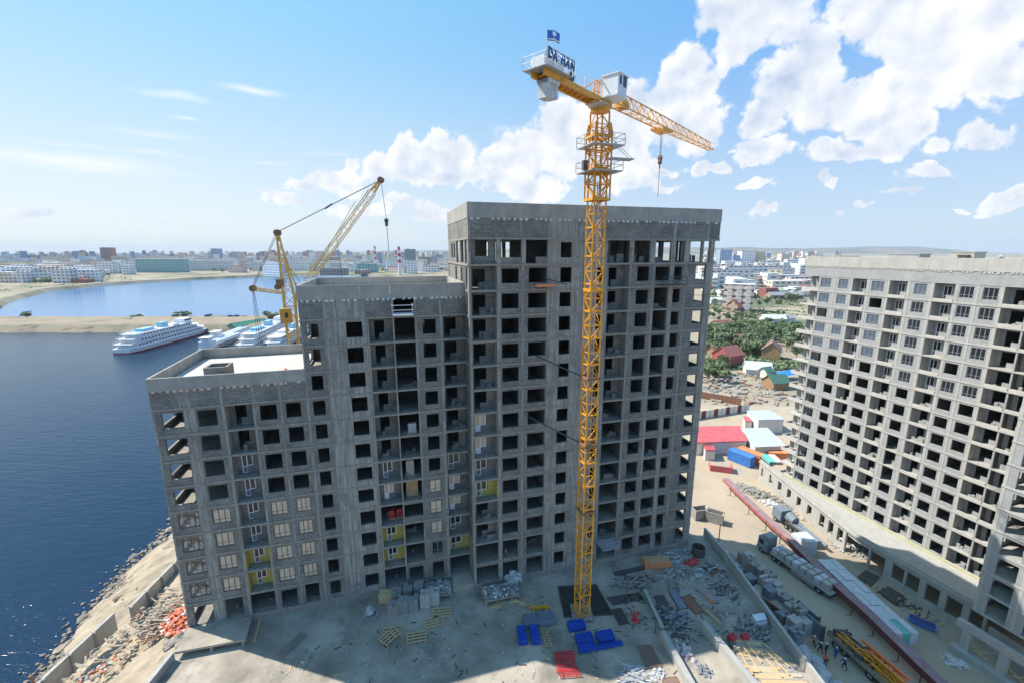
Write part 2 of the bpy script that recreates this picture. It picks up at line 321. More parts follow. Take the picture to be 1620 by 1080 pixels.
M['leaf'] = mat('leaves', (.075,.12,.045), .7, (.16,.21,.09), .7, 4)
M['leaf2'] = mat('pale_leaves', (.12,.17,.08), .7, (.22,.27,.13), .7, 4)
M['bark'] = mat('bark', (.12,.09,.065), .9)
M['scrub'] = mat('scrub_ground', (.10,.14,.06), .95, (.30,.28,.17), .03, 9, contrast=.2)
# ------------------------------------------------------------------ water and land
DZ, SZ, WZ = -0.9, -10.0, -14.5          # deck, street and water levels
def water(nm, quad, zz, wd):
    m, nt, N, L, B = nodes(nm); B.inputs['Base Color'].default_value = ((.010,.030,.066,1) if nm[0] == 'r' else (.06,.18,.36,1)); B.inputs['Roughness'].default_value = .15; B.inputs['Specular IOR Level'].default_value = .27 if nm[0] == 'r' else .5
    B.inputs['IOR'].default_value = 1.33
    tc = N.new('ShaderNodeTexCoord'); h = None
    for sc, st, rz, wgt in ((.34, (1,.26,1), .35, 1.0), (1.0, (1,.4,1), .1, .45), (.05, (1,.5,1), .5, 1.0)):
        mp = N.new('ShaderNodeMapping'); mp.inputs['Scale'].default_value = (st[1],st[0],1); mp.inputs['Rotation'].default_value = (0,0,rz); L.new(tc.outputs['Object'], mp.inputs[0])
        no = N.new('ShaderNodeTexNoise'); no.inputs['Scale'].default_value = sc*2.2; no.inputs['Detail'].default_value = 4; L.new(mp.outputs[0], no.inputs['Vector'])
        mu = N.new('ShaderNodeMath'); mu.operation = 'MULTIPLY'; L.new(no.outputs[0], mu.inputs[0]); mu.inputs[1].default_value = wgt
        if h is None: h = mu.outputs[0]
        else:
            a = N.new('ShaderNodeMath'); L.new(h, a.inputs[0]); L.new(mu.outputs[0], a.inputs[1]); h = a.outputs[0]
    b = N.new('ShaderNodeBump'); b.inputs['Strength'].default_value = .9; b.inputs['Distance'].default_value = wd
    L.new(h, b.inputs['Height']); L.new(b.outputs[0], B.inputs['Normal'])
    mb = MB(); mb.face(quad)
    mb.build(nm, m, loc=(0,0,zz), kind='structure')
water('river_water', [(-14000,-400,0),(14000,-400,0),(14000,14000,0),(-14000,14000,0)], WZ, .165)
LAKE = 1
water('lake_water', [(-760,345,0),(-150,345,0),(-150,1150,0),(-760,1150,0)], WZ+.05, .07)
def sheet(name, outer, holes, z, mt, skirt=6, slope=None, kind='structure'):
    """flat land with a sloping bank of width `skirt` going below the water all round"""
    bm = bmesh.new(); loops = []
    for lp, s in [(outer, 1)]+[(h, -1) for h in holes]:
        n = len(lp); A = sum(lp[k][0]*lp[(k+1)%n][1]-lp[(k+1)%n][0]*lp[k][1] for k in range(n))
        if A < 0: lp = lp[::-1]
        n = len(lp); top = []; bot = []
        for k in range(n):
            a = Vector(lp[k-1][:2]); b = Vector(lp[k][:2]); c = Vector(lp[(k+1)%n][:2])
            nn = ((b-a).normalized()+(c-b).normalized()); nn = Vector((nn.y,-nn.x)).normalized()*skirt*s
            top.append(bm.verts.new((b.x-nn.x*.5, b.y-nn.y*.5, z))); bot.append(bm.verts.new((b.x+nn.x*.6, b.y+nn.y*.6, WZ-1.2)))
        E = [bm.edges.new((top[k], top[(k+1)%n])) for k in range(n)]; loops += E
        for k in range(n):
            j = (k+1)%n; bm.faces.new((bot[k],bot[j],top[j],top[k]) if s == 1 else (bot[j],bot[k],top[k],top[j]))
    bmesh.ops.triangle_fill(bm, edges=loops, use_beauty=True)
    for f in bm.faces:
        if f.normal.z < 0: f.normal_flip()
    me = bpy.data.meshes.new(name); bm.to_mesh(me); bm.free(); me.materials.append(mt)
    return obj(name, me, kind=kind)
def wiggle(pts, step, amp, seed):
    rng = random.Random(seed); out = []
    for a, b in zip(pts, pts[1:]+pts[:1]):
        a = Vector(a); b = Vector(b); n = max(1, int((b-a).length/step)) if (b-a).length < 1500 else 1
        for k in range(n):
            p = a.lerp(b, k/n); out.append((p.x+rng.uniform(-amp,amp)*(k>0), p.y+rng.uniform(-amp,amp)*(k>0)))
    return out
def land_material():
    m, nt, N, L, B = nodes('land'); B.inputs['Roughness'].default_value = .95
    tc = N.new('ShaderNodeTexCoord')
    def nz(sc, det):
        x = N.new('ShaderNodeTexNoise'); x.inputs['Scale'].default_value = sc; x.inputs['Detail'].default_value = det; x.inputs['Roughness'].default_value = .65; L.new(tc.outputs['Object'], x.inputs['Vector']); return x.outputs[0]
    def ramp(v, pts):
        c = N.new('ShaderNodeValToRGB'); L.new(v, c.inputs[0]); e = c.color_ramp.elements
        e[0].position, e[0].color = pts[0][0], (*pts[0][1],1); e[1].position, e[1].color = pts[-1][0], (*pts[-1][1],1)
        for p, q in pts[1:-1]: k = e.new(p); k.color = (*q,1)
        return c.outputs[0]
    a = ramp(nz(.012, 10), [(.36,(.09,.12,.055)),(.43,(.16,.17,.10)),(.48,(.28,.235,.16)),(.62,(.38,.315,.225))])
    b = ramp(nz(.10, 8), [(.35,(.30,.24,.17)),(.65,(.45,.37,.275))])
    s = N.new('ShaderNodeSeparateXYZ'); L.new(tc.outputs['Object'], s.inputs[0])
    mr = N.new('ShaderNodeMapRange'); L.new(s.outputs[1], mr.inputs[0]); mr.inputs[1].default_value = 150; mr.inputs[2].default_value = 190
    mx = N.new('ShaderNodeMix'); mx.data_type = 'RGBA'; L.new(mr.outputs[0], mx.inputs[0]); L.new(b, mx.inputs[6]); L.new(a, mx.inputs[7])
    L.new(mx.outputs[2], B.inputs['Base Color'])
    return m
M['land'] = land_material()
lake = wiggle([(-195,374),(-278,370),(-347,366),(-456,362),(-540,366),(-590,410),(-532,458),(-590,520),(-624,568),(-680,649),(-697,743),(-684,817),(-644,928),(-547,1045),(-420,1090),(-260,1000),(-200,700),(-170,430)], 40, 5, 3)
main = [(-45,-60),(9000,-60),(13000,13500),(-13000,13500),(-2600,3600),(-1500,1500),(-1250,318),(-700,319),(-374,319),(-222,318.7),(-150,322),(-90,290),(-45,180)]
sheet('ground', wiggle(main, 30, 2, 5), [lake], SZ, M['land'], 7)
mb = MB(); mb.face([(31.8,-50,0),(150,-50,0),(150,148,0),(20,148,0),(20,66,0),(31.8,62,0)]); mb.build('street', M['street'], loc=(0,0,SZ+.01), kind='structure')
def bar_top():                           # sandy spit between river and lake
    rng = random.Random(4); V = []; F = []; nx, ny = 130, 16
    me = bpy.data.meshes.new('sand_spit')
    for i in range(nx+1):
        x = -900+(900-110)*i/nx
        for j in range(ny+1):
            t = j/ny; q = t**1.6*56; y = 315.5+q+1.6*sin(i*.9)+rng.uniform(-.6,.6)
            z = WZ-.8+min(q*.66,5.5)+min(max(q-8,0)*.03,.4)-max(0,q-49)*.6+rng.uniform(-.2,.2)
            V.append((x,y,z))
    for i in range(nx):
        for j in range(ny):
            a = i*(ny+1)+j; F.append((a,a+ny+1,a+ny+2,a+1))
    me.from_pydata(V,[],F); me.materials.append(mat('spit_sand', (.24,.185,.125), .95, (.37,.295,.21), .12, 9, .5, 1.0, contrast=.2, dirt=((.17,.14,.10), .06), bdist=.3)); obj('sand_spit', me, kind='structure')
bar_top()
mb = MB()                                # green lake shore on the far side
pts = [(-600,1010),(-547,1052),(-420,1100),(-300,1060),(-150,1500),(-500,1600)]
mb.prism(pts, SZ-2, SZ+.4, 0); mb.build('grassy_bank', M['scrub'], kind='structure')
# slope between the yard and the river
def shore():
    rng = random.Random(8); V = []; F = []
    sh = [(10,-62),(50.2,-65.6),(55.8,-66.4),(62.5,-69),(72,-71.4),(79.5,-70.6),(90,-74),(120,-72),(180,-60),(230,-80)]
    def sx(y):
        for (a,b),(c,d) in zip(sh, sh[1:]):
            if y <= c: return b+(d-b)*(max(y,a)-a)/(c-a)
        return sh[-1][1]
    ny, nx = 190, 34
    for j in range(ny+1):
        y = 8+j*1.1; x0 = sx(y)
        for i in range(nx+1):
            t = i/nx; x = x0-4+(-37.0-(x0-4))*t
            d = x-x0
            if d < 3: z = WZ+ d*.55 + .2
            elif d < 11: z = WZ+1.85+(d-3)*.42
            else: z = WZ+5.2+min(1,(d-11)/12)*5.5
            z += rng.uniform(-.3,.3)*(1 if d < 11 else .45) + .5*sin(x*.5+y*.31)*sin(y*.2)
            V.append((x+rng.uniform(-.2,.2), y+rng.uniform(-.2,.2), z))
    for j in range(ny):
        for i in range(nx):
            a = j*(nx+1)+i; F.append((a,a+1,a+nx+2,a+nx+1))
    me = bpy.data.meshes.new('river_bank'); me.from_pydata(V,[],F); me.materials.append(M['sand']); obj('river_bank', me, kind='structure')
    mb = MB()
    for k in range(2600):
        y = rng.uniform(30,140); x = sx(y)+rng.gauss(0,1.6)+rng.random()**3*5
        z = WZ+max(0,(x-sx(y))*.5)+.1
        mb.rock((x,y,z), rng.uniform(.10,.38)*(2.4 if rng.random()<.05 else 1), rng, flat=.6)
    mb.build('shore_rubble', M['rock'], label='broken rock and rubble lining the water edge', cat='rocks', kind='stuff')
shore()
def greens():
    r = random.Random(91); mb = MB()
    for k in range(26000):
        reg = r.random()
        if reg < .22: px = r.uniform(-30,210); Y = r.uniform(440,1150)
        elif reg < .7: px = r.uniform(1108,1268); Y = r.uniform(196,292)
        else: px = r.uniform(1112,1275); Y = r.uniform(292,640)
        x = (px-810)/FPX*(Y*cos(PITCH)-(SZ-CH)*sin(PITCH)); f = sin(x*.07)+sin(Y*.05+x*.03)+.6*sin(x*.21+Y*.17)
        if f < .1: continue
        if px < 300 and (-700 < x < -150 and 360 < Y < 940 and x > -560-max(0,min(140,(Y-400)*.6))): continue
        q = Vector((x,Y,SZ+r.random()*1.3*min(1,f))); sz = r.uniform(.25,.8)*(1 if Y < 292 else 1.6)
        nv = Vector((r.gauss(0,.6),r.gauss(0,.6),1)).normalized(); u = nv.orthogonal().normalized()*sz; v = nv.cross(u).normalized()*sz
        mb.face([q-u-v,q+u-v*.5,q+u*.6+v,q-u*.7+v], r.choice([0,1,1]))
    mb.build('low_scrub', [M['leaf'],M['leaf2']], label='low green scrub and weeds covering the ground around the village', cat='scrub', kind='stuff')
def hills():
    rng = random.Random(2)
    for name, seed, x0, x1, y, hmin, hmax in (('hills', 1, 900, 9500, 8200, 75, 165), ('far_hills', 5, -4500, 3000, 10500, 40, 90)):
        r = random.Random(seed); ph = [r.random()*6 for _ in range(6)]; V = []; F = []; n = 160
        for i in range(n+1):
            x = x0+(x1-x0)*i/n; t = i/n
            e = min(1, t*5)*min(1,(1-t)*6)
            h = (hmin+(hmax-hmin)*(.5+.28*sin(t*7+ph[0])+.14*sin(t*19+ph[1])+.05*sin(t*47+ph[2])))*e
            for j, (dy, k) in enumerate(((0,0),(350,.45),(700,.8),(1100,1),(2600,.9))):
                V.append((x, y+dy+90*sin(t*23+j), SZ-3+(h+10)*k*(1+.06*sin(t*60+j*2))))
        for i in range(n):
            for j in range(4):
                a = i*5+j; F.append((a,a+5,a+6,a+1))
        me = bpy.data.meshes.new(name); me.from_pydata(V,[],F); me.polygons.foreach_set('use_smooth',[True]*len(F))
        me.materials.append(mat('hill_'+name, (.045,.075,.045), .95, (.24,.17,.12), .0016, 8, contrast=.16)); obj(name, me, kind='structure')
hills(); greens()
# ------------------------------------------------------------------ the long unfinished block (low, middle and tall section)
def window_parts(parent, x, z, w, h, y, frame, pane, lights=3, transom=True, door=0., cache={}):
    """window standing in an opening: frame with its glass as sub-part"""
    key = (round(w,2), round(h,2), frame, pane, lights, transom, door)
    if key not in cache:
        f = MB(); t = .09; d = .07
        f.box(0,w,0,d,h-t,h)
        f.box(0,w,0,d,0,t)
        f.box(0,t,0,d,t,h-t); f.box(w-t,w,0,d,t,h-t)
        for k in range(1, lights):
            xx = w*k/lights; f.box(xx-.05,xx+.05,0.002,d-.002,t,h-t)
        if transom:
            for k in range(lights):
                a = w*k/lights+(t if k == 0 else .05); b = w*(k+1)/lights-(t if k == lights-1 else .05)
                f.box(a,b,0.004,d-.004,h*.26,h*.26+.06)
        g = MB(); g.box(t,w-t,d*.4,d*.6,t,h-t)
        cache[key] = (f.mesh('window', M[frame]), g.mesh('pane', M[pane]))
    a, b = cache[key]
    o = obj('window', a, parent, (x, y, z)); obj('pane', b, o); return o
def balcony_door(parent, xa, xb, F, y, pane, cache={}):
    """white plastic door with a window at its side"""
    w = xb-xa; key = (round(w,1), pane)
    if key not in cache:
        f = MB(); t = .09; d = .07; xm = w*.47; h = 2.35; s = .85
        f.box(0,w,0,d,h-t,h); f.box(0,t,0,d,0,h-t); f.box(xm-t/2,xm+t/2,0,d,0,h-t); f.box(w-t,w,0,d,s,h-t)
        f.box(t,xm-t/2,0,d,0,t); f.box(xm+t/2,w-t,0,d,s,s+t); f.box(t,xm-t/2,.01,d-.01,.75,.84)
        g = MB(); g.box(t,xm-t/2,d*.4,d*.6,.84,h-t); g.box(xm+t/2,w-t,d*.4,d*.6,s+t,h-t)
        p = MB(); p.box(t,xm-t/2,d*.4,d*.6,t,.75)
        cache[key] = (f.mesh('balcony_door', M['white_frame']), g.mesh('pane', M[pane]), p.mesh('door_panel', M['white_frame' if pane != 'pane_dark' else 'grey_frame']))
    a, b, c = cache[key]
    o = obj('balcony_door', a, parent, (xa, y, F)); obj('pane', b, o)
    if pane != 'open': obj('door_panel', c, o)
TH = .3
def section(P, x0, x1, yf, depth, floors, cols, strips, kind, inner, mats, spine=6.2, label=None, slabproj=.06, rear=True, lip=0, sides=(), balconies_d=1.35, top=None, openfloors=()):
    """cols: (name, a, b, type); strips: concrete (a, b); kind(i, name, type) -> opening kind; floors: levels of storey floors from top to bottom"""
    mm, mc, ms, mi = mats; H = 3.0-.22
    wa = MB(); inn = MB(); led = MB(); pan = {}; frs = {}; bws = {}; rgp = random.Random(int(x0*10))
    for i, F in enumerate(floors):
        sl = MB(); sl.box(x0-.03, x1+.03, yf-slabproj, yf+depth, F-.22, F); sl.build('floor_slab', ms, P)
        C = F+H; opn = i in openfloors
        mh = []; ch = []
        for name, a, b, ty in cols:
            k = kind(i, name, ty)
            if k == 'blank': continue
            if k in ('bal', 'balf', 'baly', 'balg', 'open', 'doorway'):
                z0, z1 = F, C
                if k == 'doorway': a, b = a+.3, b-.3; z1 = F+2.3
                hole = (a, b, z0, z1)
            elif k == 'low': hole = (a, b, F+.05, F+2.45)
            else: hole = (a, b, F+.72, F+2.5) if k[:3] == 'gla' else (a+rgp.uniform(-.05,.05), b+rgp.uniform(-.05,.05), F+.72+rgp.uniform(-.06,.06), F+2.5+rgp.uniform(-.05,.05))
            mh.append(hole); ch.append(hole)
            if k in ('bal','balf','baly','balg'):
                yb = yf+balconies_d; d0 = a+.55; d1 = b-1.0 if b-a > 2.6 else b-.45
                if ty == 'balr': d0, d1 = a+.35, b-1.05
                xm = d0+(d1-d0)*.47; tgt = wa if k != 'baly' else pan.setdefault('y', MB())
                addwall(tgt, 0, a-.15, b+.15, F, C, yb, yb+.25, [(d0,xm,F,F+2.35),(xm,d1,F+.85,F+2.35)])
                for u0, u1, sd in ((a-.15,a,0),(b,b+.15,1)): (pan.setdefault('y', MB()) if k == 'baly' else bws.setdefault((name,sd), MB())).box(u0, u1, yf+TH, yb, F, C)
                if k == 'baly':
                    pan['y'].box(a, a+.06, yf+.02, yf+TH, F, C); pan['y'].box(b-.06, b, yf+.02, yf+TH, F, C)
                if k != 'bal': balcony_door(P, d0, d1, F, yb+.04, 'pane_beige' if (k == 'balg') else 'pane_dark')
                if lip and lip[i % len(lip)] > .01:
                    g = MB(); g.box(a+.001, b-.001, yf-.05, yf+.12, F+.001, F+lip[i % len(lip)]); g.build('balcony_parapet', M['conc_lip'], P)
                inn.box(a-.4,a-.15,yb,yb+2.6,F,C)
            if k in ('bal','open') and rgp.random() < .62:
                g = MB(); px_ = rgp.uniform(a+.3, max(a+.35,b-1.2)); py_ = yf+rgp.uniform(.5,.9 if k == 'bal' else 2.4)
                for u in range(rgp.randint(1,4)):
                    for v_ in range(rgp.randint(1,4)): g.box(px_+u*.42, px_+u*.42+.39, py_, py_+.28, F+.001+v_*.2, F+v_*.2+.19)
                g.build('block_pile', mm, P)
            if k[:3] == 'gla':
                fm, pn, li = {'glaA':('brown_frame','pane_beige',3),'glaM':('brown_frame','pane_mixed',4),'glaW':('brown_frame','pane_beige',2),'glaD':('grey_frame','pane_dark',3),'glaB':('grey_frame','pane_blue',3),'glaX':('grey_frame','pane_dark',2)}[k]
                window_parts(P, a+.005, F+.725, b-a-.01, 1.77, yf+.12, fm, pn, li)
        if not opn:
            addwall(wa, 0, x0, x1, F, C, yf+.03, yf+TH, mh+[(a,b,F,C) for a,b in strips])
            for a, b in strips: addwall(frs.setdefault(a, MB()), 0, a, b, F-.22, C, yf-.002, yf+TH, ch)
            for xx in inner:
                inn.box(xx-.1, xx+.1, yf+TH, yf+spine, F, C)
            addwall(inn, 0, x0+TH, x1-TH, F, C, yf+spine, yf+spine+.2, [(xx+.6,xx+1.5,F,F+2.1) for xx in inner[::3]])
        else:
            pass
        if rear and not opn: addwall(wa, 0, x0, x1, F, C, yf+depth-TH, yf+depth, [(xx+.4, xx+2.0, F+.7, F+2.4) for xx in inner])
        for side, holes in sides:
            t = (x0, x0+TH) if side < 0 else (x1-TH, x1)
            hh = holes(i, F)
            if hh is not None: addwall(wa, 1, yf+TH, yf+depth-TH, F, C, t[0]+(0.03 if side < 0 else 0), t[1]-(0.03 if side > 0 else 0), hh)
    wa.build('masonry_wall', mm, P)
    for g in frs.values(): g.build('concrete_column', mc, P)
    for g in bws.values(): g.build('balcony_side_wall', mc, P)
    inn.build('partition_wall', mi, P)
    if 'y' in pan: pan['y'].build('insulated_wall', M['yellow_wall'], P)
def pieces(P, x0, x1, y, z, m, seed, step=.62, name='brick_course', sy=.2):
    rng = random.Random(seed); mb = MB(); x = x0+.3
    while x < x1-.4:
        if rng.random() < .86: mb.box(x, x+rng.uniform(.22,.4), y-.05, y+sy, z-rng.uniform(.16,.26), z)
        x += step*rng.uniform(.85,1.15)
    mb.build(name, m, P)
def long_block():
    P = thing('apartment_building', 'long grey unfinished apartment block stepping up in three sections behind the yellow tower crane', 'building', (0,55.5,0), .279)
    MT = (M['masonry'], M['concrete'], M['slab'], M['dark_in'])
    fl = lambda k: 27-3*k-3                 # floor level of the storey whose ceiling is line k
    # low section
    ks = list(range(0, 9))
    cA = [('a1',-39.05,-37.0,'w'),('a2',-35.7,-33.85,'w'),('a3',-33.0,-30.3,'bal'),('a4',-29.65,-27.85,'w'),('a5',-26.9,-25.3,'w')]
    sA = [(-39.8,-39.6),(-36.95,-35.85),(-33.3,-33.0),(-30.3,-30.05),(-27.5,-27.3),(-24.75,-24.6)]
    def kA(i, n, ty):
        k = ks[i]
        if n == 'a3': return {2:'balf',3:'balf',4:'balf',5:'balf',6:'baly',7:'baly',8:'open'}.get(k,'bal')
        if k in (4,5,6,7): return 'glaM' if n == 'a1' else ('glaA' if n != 'a5' else 'glaA')
        if k == 8: return {'a1':'low','a2':'open','a4':'low','a5':'open'}[n]
        return 'w'
    def sideA(i, F): return [(.5,4.6,F+.7,F+2.5)]+([(5.0,7.0,F+.75,F+2.4)] if i % 3 else [])
    section(P, -39.8, -24.6, 0, 15, [fl(k) for k in ks], cA, sA, kA, [-33.45,-30.0,-27.4], MT, spine=5.2, sides=((-1,sideA),))
    # middle section
    kb = list(range(-3, 9))
    cB = [('a6',-24.0,-22.75,'w'),('b1',-19.8,-18.05,'w'),('b2',-17.3,-14.6,'bal'),('b3',-14.45,-12.05,'o'),('b4',-11.1,-9.6,'w'),('b5',-8.75,-5.9,'balr')]
    sB = [(-24.6,-24.45),(-22.15,-17.55),(-17.5,-17.3),(-14.6,-14.45),(-12.05,-11.85),(-9.1,-8.75),(-5.85,-5.5)]
    def kB(i, n, ty):
        k = kb[i]
        if n == 'b2': return {3:'balf',4:'balg',5:'open',6:'baly',7:'baly',8:'open'}.get(k,'bal')
        if n == 'b3': return {5:'w',8:'doorway'}.get(k,'open')
        if n == 'b4': return {4:'glaW',5:'glaW',6:'glaW',7:'glaX',8:'low'}.get(k,'w')
        if n == 'b5': return {3:'balf',4:'balg',5:'balg',6:'balf',7:'baly',8:'open'}.get(k,'bal')
        return 'w'
    def sideB(i, F): return [(.6,5.2,F+.25,F+2.6)] if i < 2 else (None if i > 2 else [])
    section(P, -24.6, -5.5, 0, 15, [fl(k) for k in kb], cB, sB, kB, [-22.3,-17.4,-14.5,-11.9,-9.0], MT, sides=((-1,sideB),))
    g = MB(); g.box(-22.6,-22.42,.35,6.0,33.0,35.75); g.box(-22.6,-22.42,.35,6.0,30.0,32.75); g.build('room_wall', M['conc_pale'], P)
    # tall section
    kc = list(range(-6, 9)); q = -.757
    cC = [(n,a+q,b+q,t) for n,a,b,t in (('c1',-4.85,-1.9,'balr'),('c2',-1.25,.85,'w'),('c3',2.05,4.4,'w'),('c4',6.1,7.6,'w'),('c5',10.6,12.0,'w'),('c6',12.65,15.55,'balr'),('c7',16.7,18.5,'w'),('c8',19.4,21.45,'o'),('c9',22.2,23.4,'w'),('c10',25.55,27.1,'w'))]
    sC = [(a+q,b+q) for a,b in ((-5.2,-4.9),(-1.85,-1.4),(1.25,1.5),(4.45,6.1),(6.1,7.6),(7.6,12.5),(15.6,15.8),(19.0,19.3),(21.5,22.15),(23.9,24.1),(27.2,28.2))]
    sCo = [(a+q,b+q) for a,b in ((-5.2,-4.9),(-1.85,-1.3),(1.2,1.7),(4.45,12.0),(12.0,12.4),(15.5,16.1),(18.5,19.2),(21.5,22.2),(23.6,24.4),(26.2,26.5),(27.5,28.2))]
    def kC(i, n, ty):
        k = kc[i]
        if n == 'c1': return {1:'balg',2:'balg',3:'balf',4:'baly',7:'open',8:'low'}.get(k,'bal')
        if n in ('c2','c3'): return 'open' if k == 7 else ('low' if k == 8 else 'w')
        if n == 'c6': return 'bal' if k < 1 else ('open' if k in (1,3,5,6,7,8) else 'open')
        if n == 'c7': return 'low' if k in (-1,2,4) else ('open' if k == 7 else 'w')
        if n == 'c8': return 'open' if k in (-4,-3,-1,0,3) else ('w' if k < 7 else 'w')
        if n == 'c9': return 'low' if k >= 7 else 'w'
        return 'w'
    def sideCl(i, F):
        if i == 0: return [(.7,2.2,F,F+2.78),(3.0,5.2,F+.1,F+2.78),(6.0,8.6,F,F+2.78),(9.5,13,F+.6,F+2.5)]
        if i < 5: return [(.9,2.0,F+.7,F+2.5),(4.2,5.6,F+.7,F+2.5),(8.6,10.0,F+.7,F+2.5)]
        return []
    def sideCr(i, F):
        return None if i == 0 else [(-2.4+0, 1.6, F+.6, F+2.45),(5,7,F+.7,F+2.4)]
    y0 = -2.643
    section(P, -5.95, 27.45, y0, 16, [fl(k) for k in kc[1:]], cC, sC, lambda i,n,t: kC(i+1,n,t), [-2.3,.6,3.75,8.5,11.7,15.0,18.3,20.95,23.2], MT,
            sides=((-1, lambda i,F: [(a+y0,b+y0,c,d) for a,b,c,d in sideCl(i+1,F)]), (1, lambda i,F: [(y0+.6,y0+3.6,F+.6,F+2.45),(y0+8,y0+10,F+.7,F+2.4)])))
    F = fl(-6); C = F+2.78
    fr = MB(); wa = MB(); inn = MB()
    sl = MB(); sl.box(-6.05, 27.9, y0-.12, y0+16.1, F-.22, F); sl.build('floor_slab', M['slab'], P)
    for a, b in sCo:
        g = MB(); addwall(g, 0, a, b, F, C, y0, y0+.35, [(6.1+q,7.6+q,F+.7,F+2.5)]); g.build('concrete_column', M['concrete'], P)
    wa.box(-1.3+q, 1.2+q, y0+.05, y0+.3, F, F+.75); wa.box(3.0+q, 4.45+q, y0+.05, y0+.3, F, F+.8)
    wa.box(-4.9+q,-4.3+q,y0+.5,y0+.8,F,C); wa.box(-2.6+q,-1.85+q,y0+.5,y0+.8,F,C); wa.box(-4.3+q,-2.6+q,y0+.5,y0+.8,F,F+.9)
    for a,b,h in ((13.0,13.9,.9),(14.3,15.3,1.1),(16.2,17.1,1.0),(17.6,18.3,.8),(19.6,21.0,.7),(22.4,23.2,.8),(24.6,25.6,1.0),(25.9,26.2,.9)): wa.box(a+q,b+q,y0+1.2,y0+1.5,F,F+h)
    for yy in (y0+6, y0+11, y0+15.4):
        for xx in (-5.7, -1.9, 2.4, 6.3, 9.8, 13.2, 16.6, 20.0, 23.4, 26.9):
            g = MB(); g.box(xx-.25, xx+.25, yy, yy+.5, F, C); g.build('column', M['concrete'], P)
    for a, b in ((-4.9,-2.4),(.9,6.1),(6.1,12.2)): inn.box(a, b, y0+6.1, y0+6.3, F, C)
    for a, b in ((13.4,14.2),(16.9,18.2),(19.0,20.9),(24.0,24.8)): inn.box(a, b, y0+4.1, y0+4.3, F, C)
    for xx in (8.0, 12.0): inn.box(xx-.1, xx+.1, y0+.35, y0+6, F, C)
    addwall(wa, 1, y0+.35, y0+15.3, F, C, -5.95, -5.7, [(a+y0,b+y0,c,d) for a,b,c,d in sideCl(0,F)])
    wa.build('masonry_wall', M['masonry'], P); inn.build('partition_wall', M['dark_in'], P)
    # top bands, parapets and roofs
    def band(x0, x1, yf, depth, zs, z1, zt, strips, holes=(), xr=0, bits='white_bits', sidem=True, rz=None, seed=1):
        wa = MB(); fr = MB(); pa = MB()
        addwall(wa, 0, x0, x1+xr, zs, z1, yf-.02, yf+TH, [(a,b,zs,z1) for a,b in strips]+list(holes))
        for a, b in strips: g = MB(); g.box(a, b, yf-.05, yf+TH, zs, z1); g.build('concrete_strip', M['concrete'], P)
        for t in ((x0,x0+TH),(x1+xr-TH,x1+xr)): wa.box(t[0],t[1],yf+TH,yf+depth-TH,zs,z1)
        wa.box(x0,x1+xr,yf+depth-TH,yf+depth,zs,z1)
        g = .02; x = x0-.05
        while x < x1+xr-.1:                    # cast parapet panels with joints
            e = min(x+3.3, x1+xr+.05); e = x1+xr+.05 if x1+xr-e < 1 else e
            pa.box(x+(g if x > x0 else 0), e, yf-.06, yf+.16, z1, zt); pa.box(x+(g if x > x0 else 0), e, yf+depth-.16, yf+depth+.06, z1, zt); x = e
        for t in ((x0-.05,x0+.17),(x1+xr-.17,x1+xr+.05)):
            y = yf+.16
            while y < yf+depth-.2:
                e = min(y+3.4, yf+depth-.16); pa.box(t[0],t[1],y+g,e,z1,zt); y = e
        pa.build('parapet', M['parapet_c'], P); wa.build('masonry_band', M['masonry'], P)
        s = MB(); s.box(x0-.03-.0, x1+xr+.03, yf-.1, yf+depth+.05, zs-.22, zs); s.build('floor_slab', M['slab'], P)
        r = MB(); r.box(x0+TH, x1+xr-TH, yf+TH, yf+depth-TH, (rz or z1)-.3, (rz or z1)); r.build('roof', M['roofwhite'], P)
        pieces(P, x0, x1+xr, yf-.03, z1+.02, M[bits], seed)
    band(-39.8, -24.62, 0, 15, 27, 29.0, 30.4, [(-37.2,-36.1),(-33.3,-33.1),(-30.2,-30.0),(-27.5,-27.3)], bits='pink_bits', rz=29.1, seed=3)
    band(-24.6, -5.97, 0, 15, 36, 38.1, 39.75, [(-24.6,-24.4),(-22.15,-17.6),(-14.7,-14.45),(-12.05,-11.9),(-9.1,-8.9)], holes=[(-14.4,-12.1,36.2,38.0)], seed=4, rz=38.6)
    band(-5.95, 27.45, y0, 16, 45, 47.15, 48.85, [(-5.95,-5.7),(1.0+q,1.2+q),(4.45+q,12.0+q),(21.6+q,22.1+q),(24.0+q,24.2+q),(26.8+q,27.2+q)], xr=.6, seed=5)
    g = MB(); addwall(g, 0, 10.0, 27.45, -.22, 48.85, y0+20.2, y0+20.5); addwall(g, 1, y0+16.1, y0+20.2, -.22, 48.85, 27.15, 27.45, [(y0+17.2,y0+19.0,42-3*k+.6,42-3*k+2.4) for k in range(15)]); addwall(g, 1, y0+16.1, y0+20.2, -.22, 48.85, 10.0, 10.3)
    g.build('rear_wing_wall', M['masonry'], P); g = MB(); g.box(10.3,27.15,y0+16.1,y0+20.2,47.0,47.3); g.build('roof', M['roofwhite'], P)
    for k in range(15): g = MB(); g.box(27.46,28.9,y0+16.5,y0+19.8,42-3*k-.2,42-3*k); g.box(28.8,28.9,y0+16.5,y0+19.8,42-3*k,42-3*k+.9); g.build('rear_balcony', M['slab'], P)
    # roof pieces of the low section
    b = MB(); 
    addwall(b, 0, -35.6, -33.2, 29.1, 30.5, 3.0, 3.25); addwall(b, 0, -35.6, -33.2, 29.1, 30.5, 5.0, 5.25); addwall(b, 1, 3.25, 5.0, 29.1, 30.5, -35.6, -35.35); addwall(b, 1, 3.25, 5.0, 29.1, 30.5, -33.45, -33.2)
    b.build('vent_shaft', M['masonry'], P)
    b = MB(); b.cyl((-27.2,3.4,29.1),(-27.2,3.4,29.75),.16,12); b.build('vent_pipe', M['red'], P)
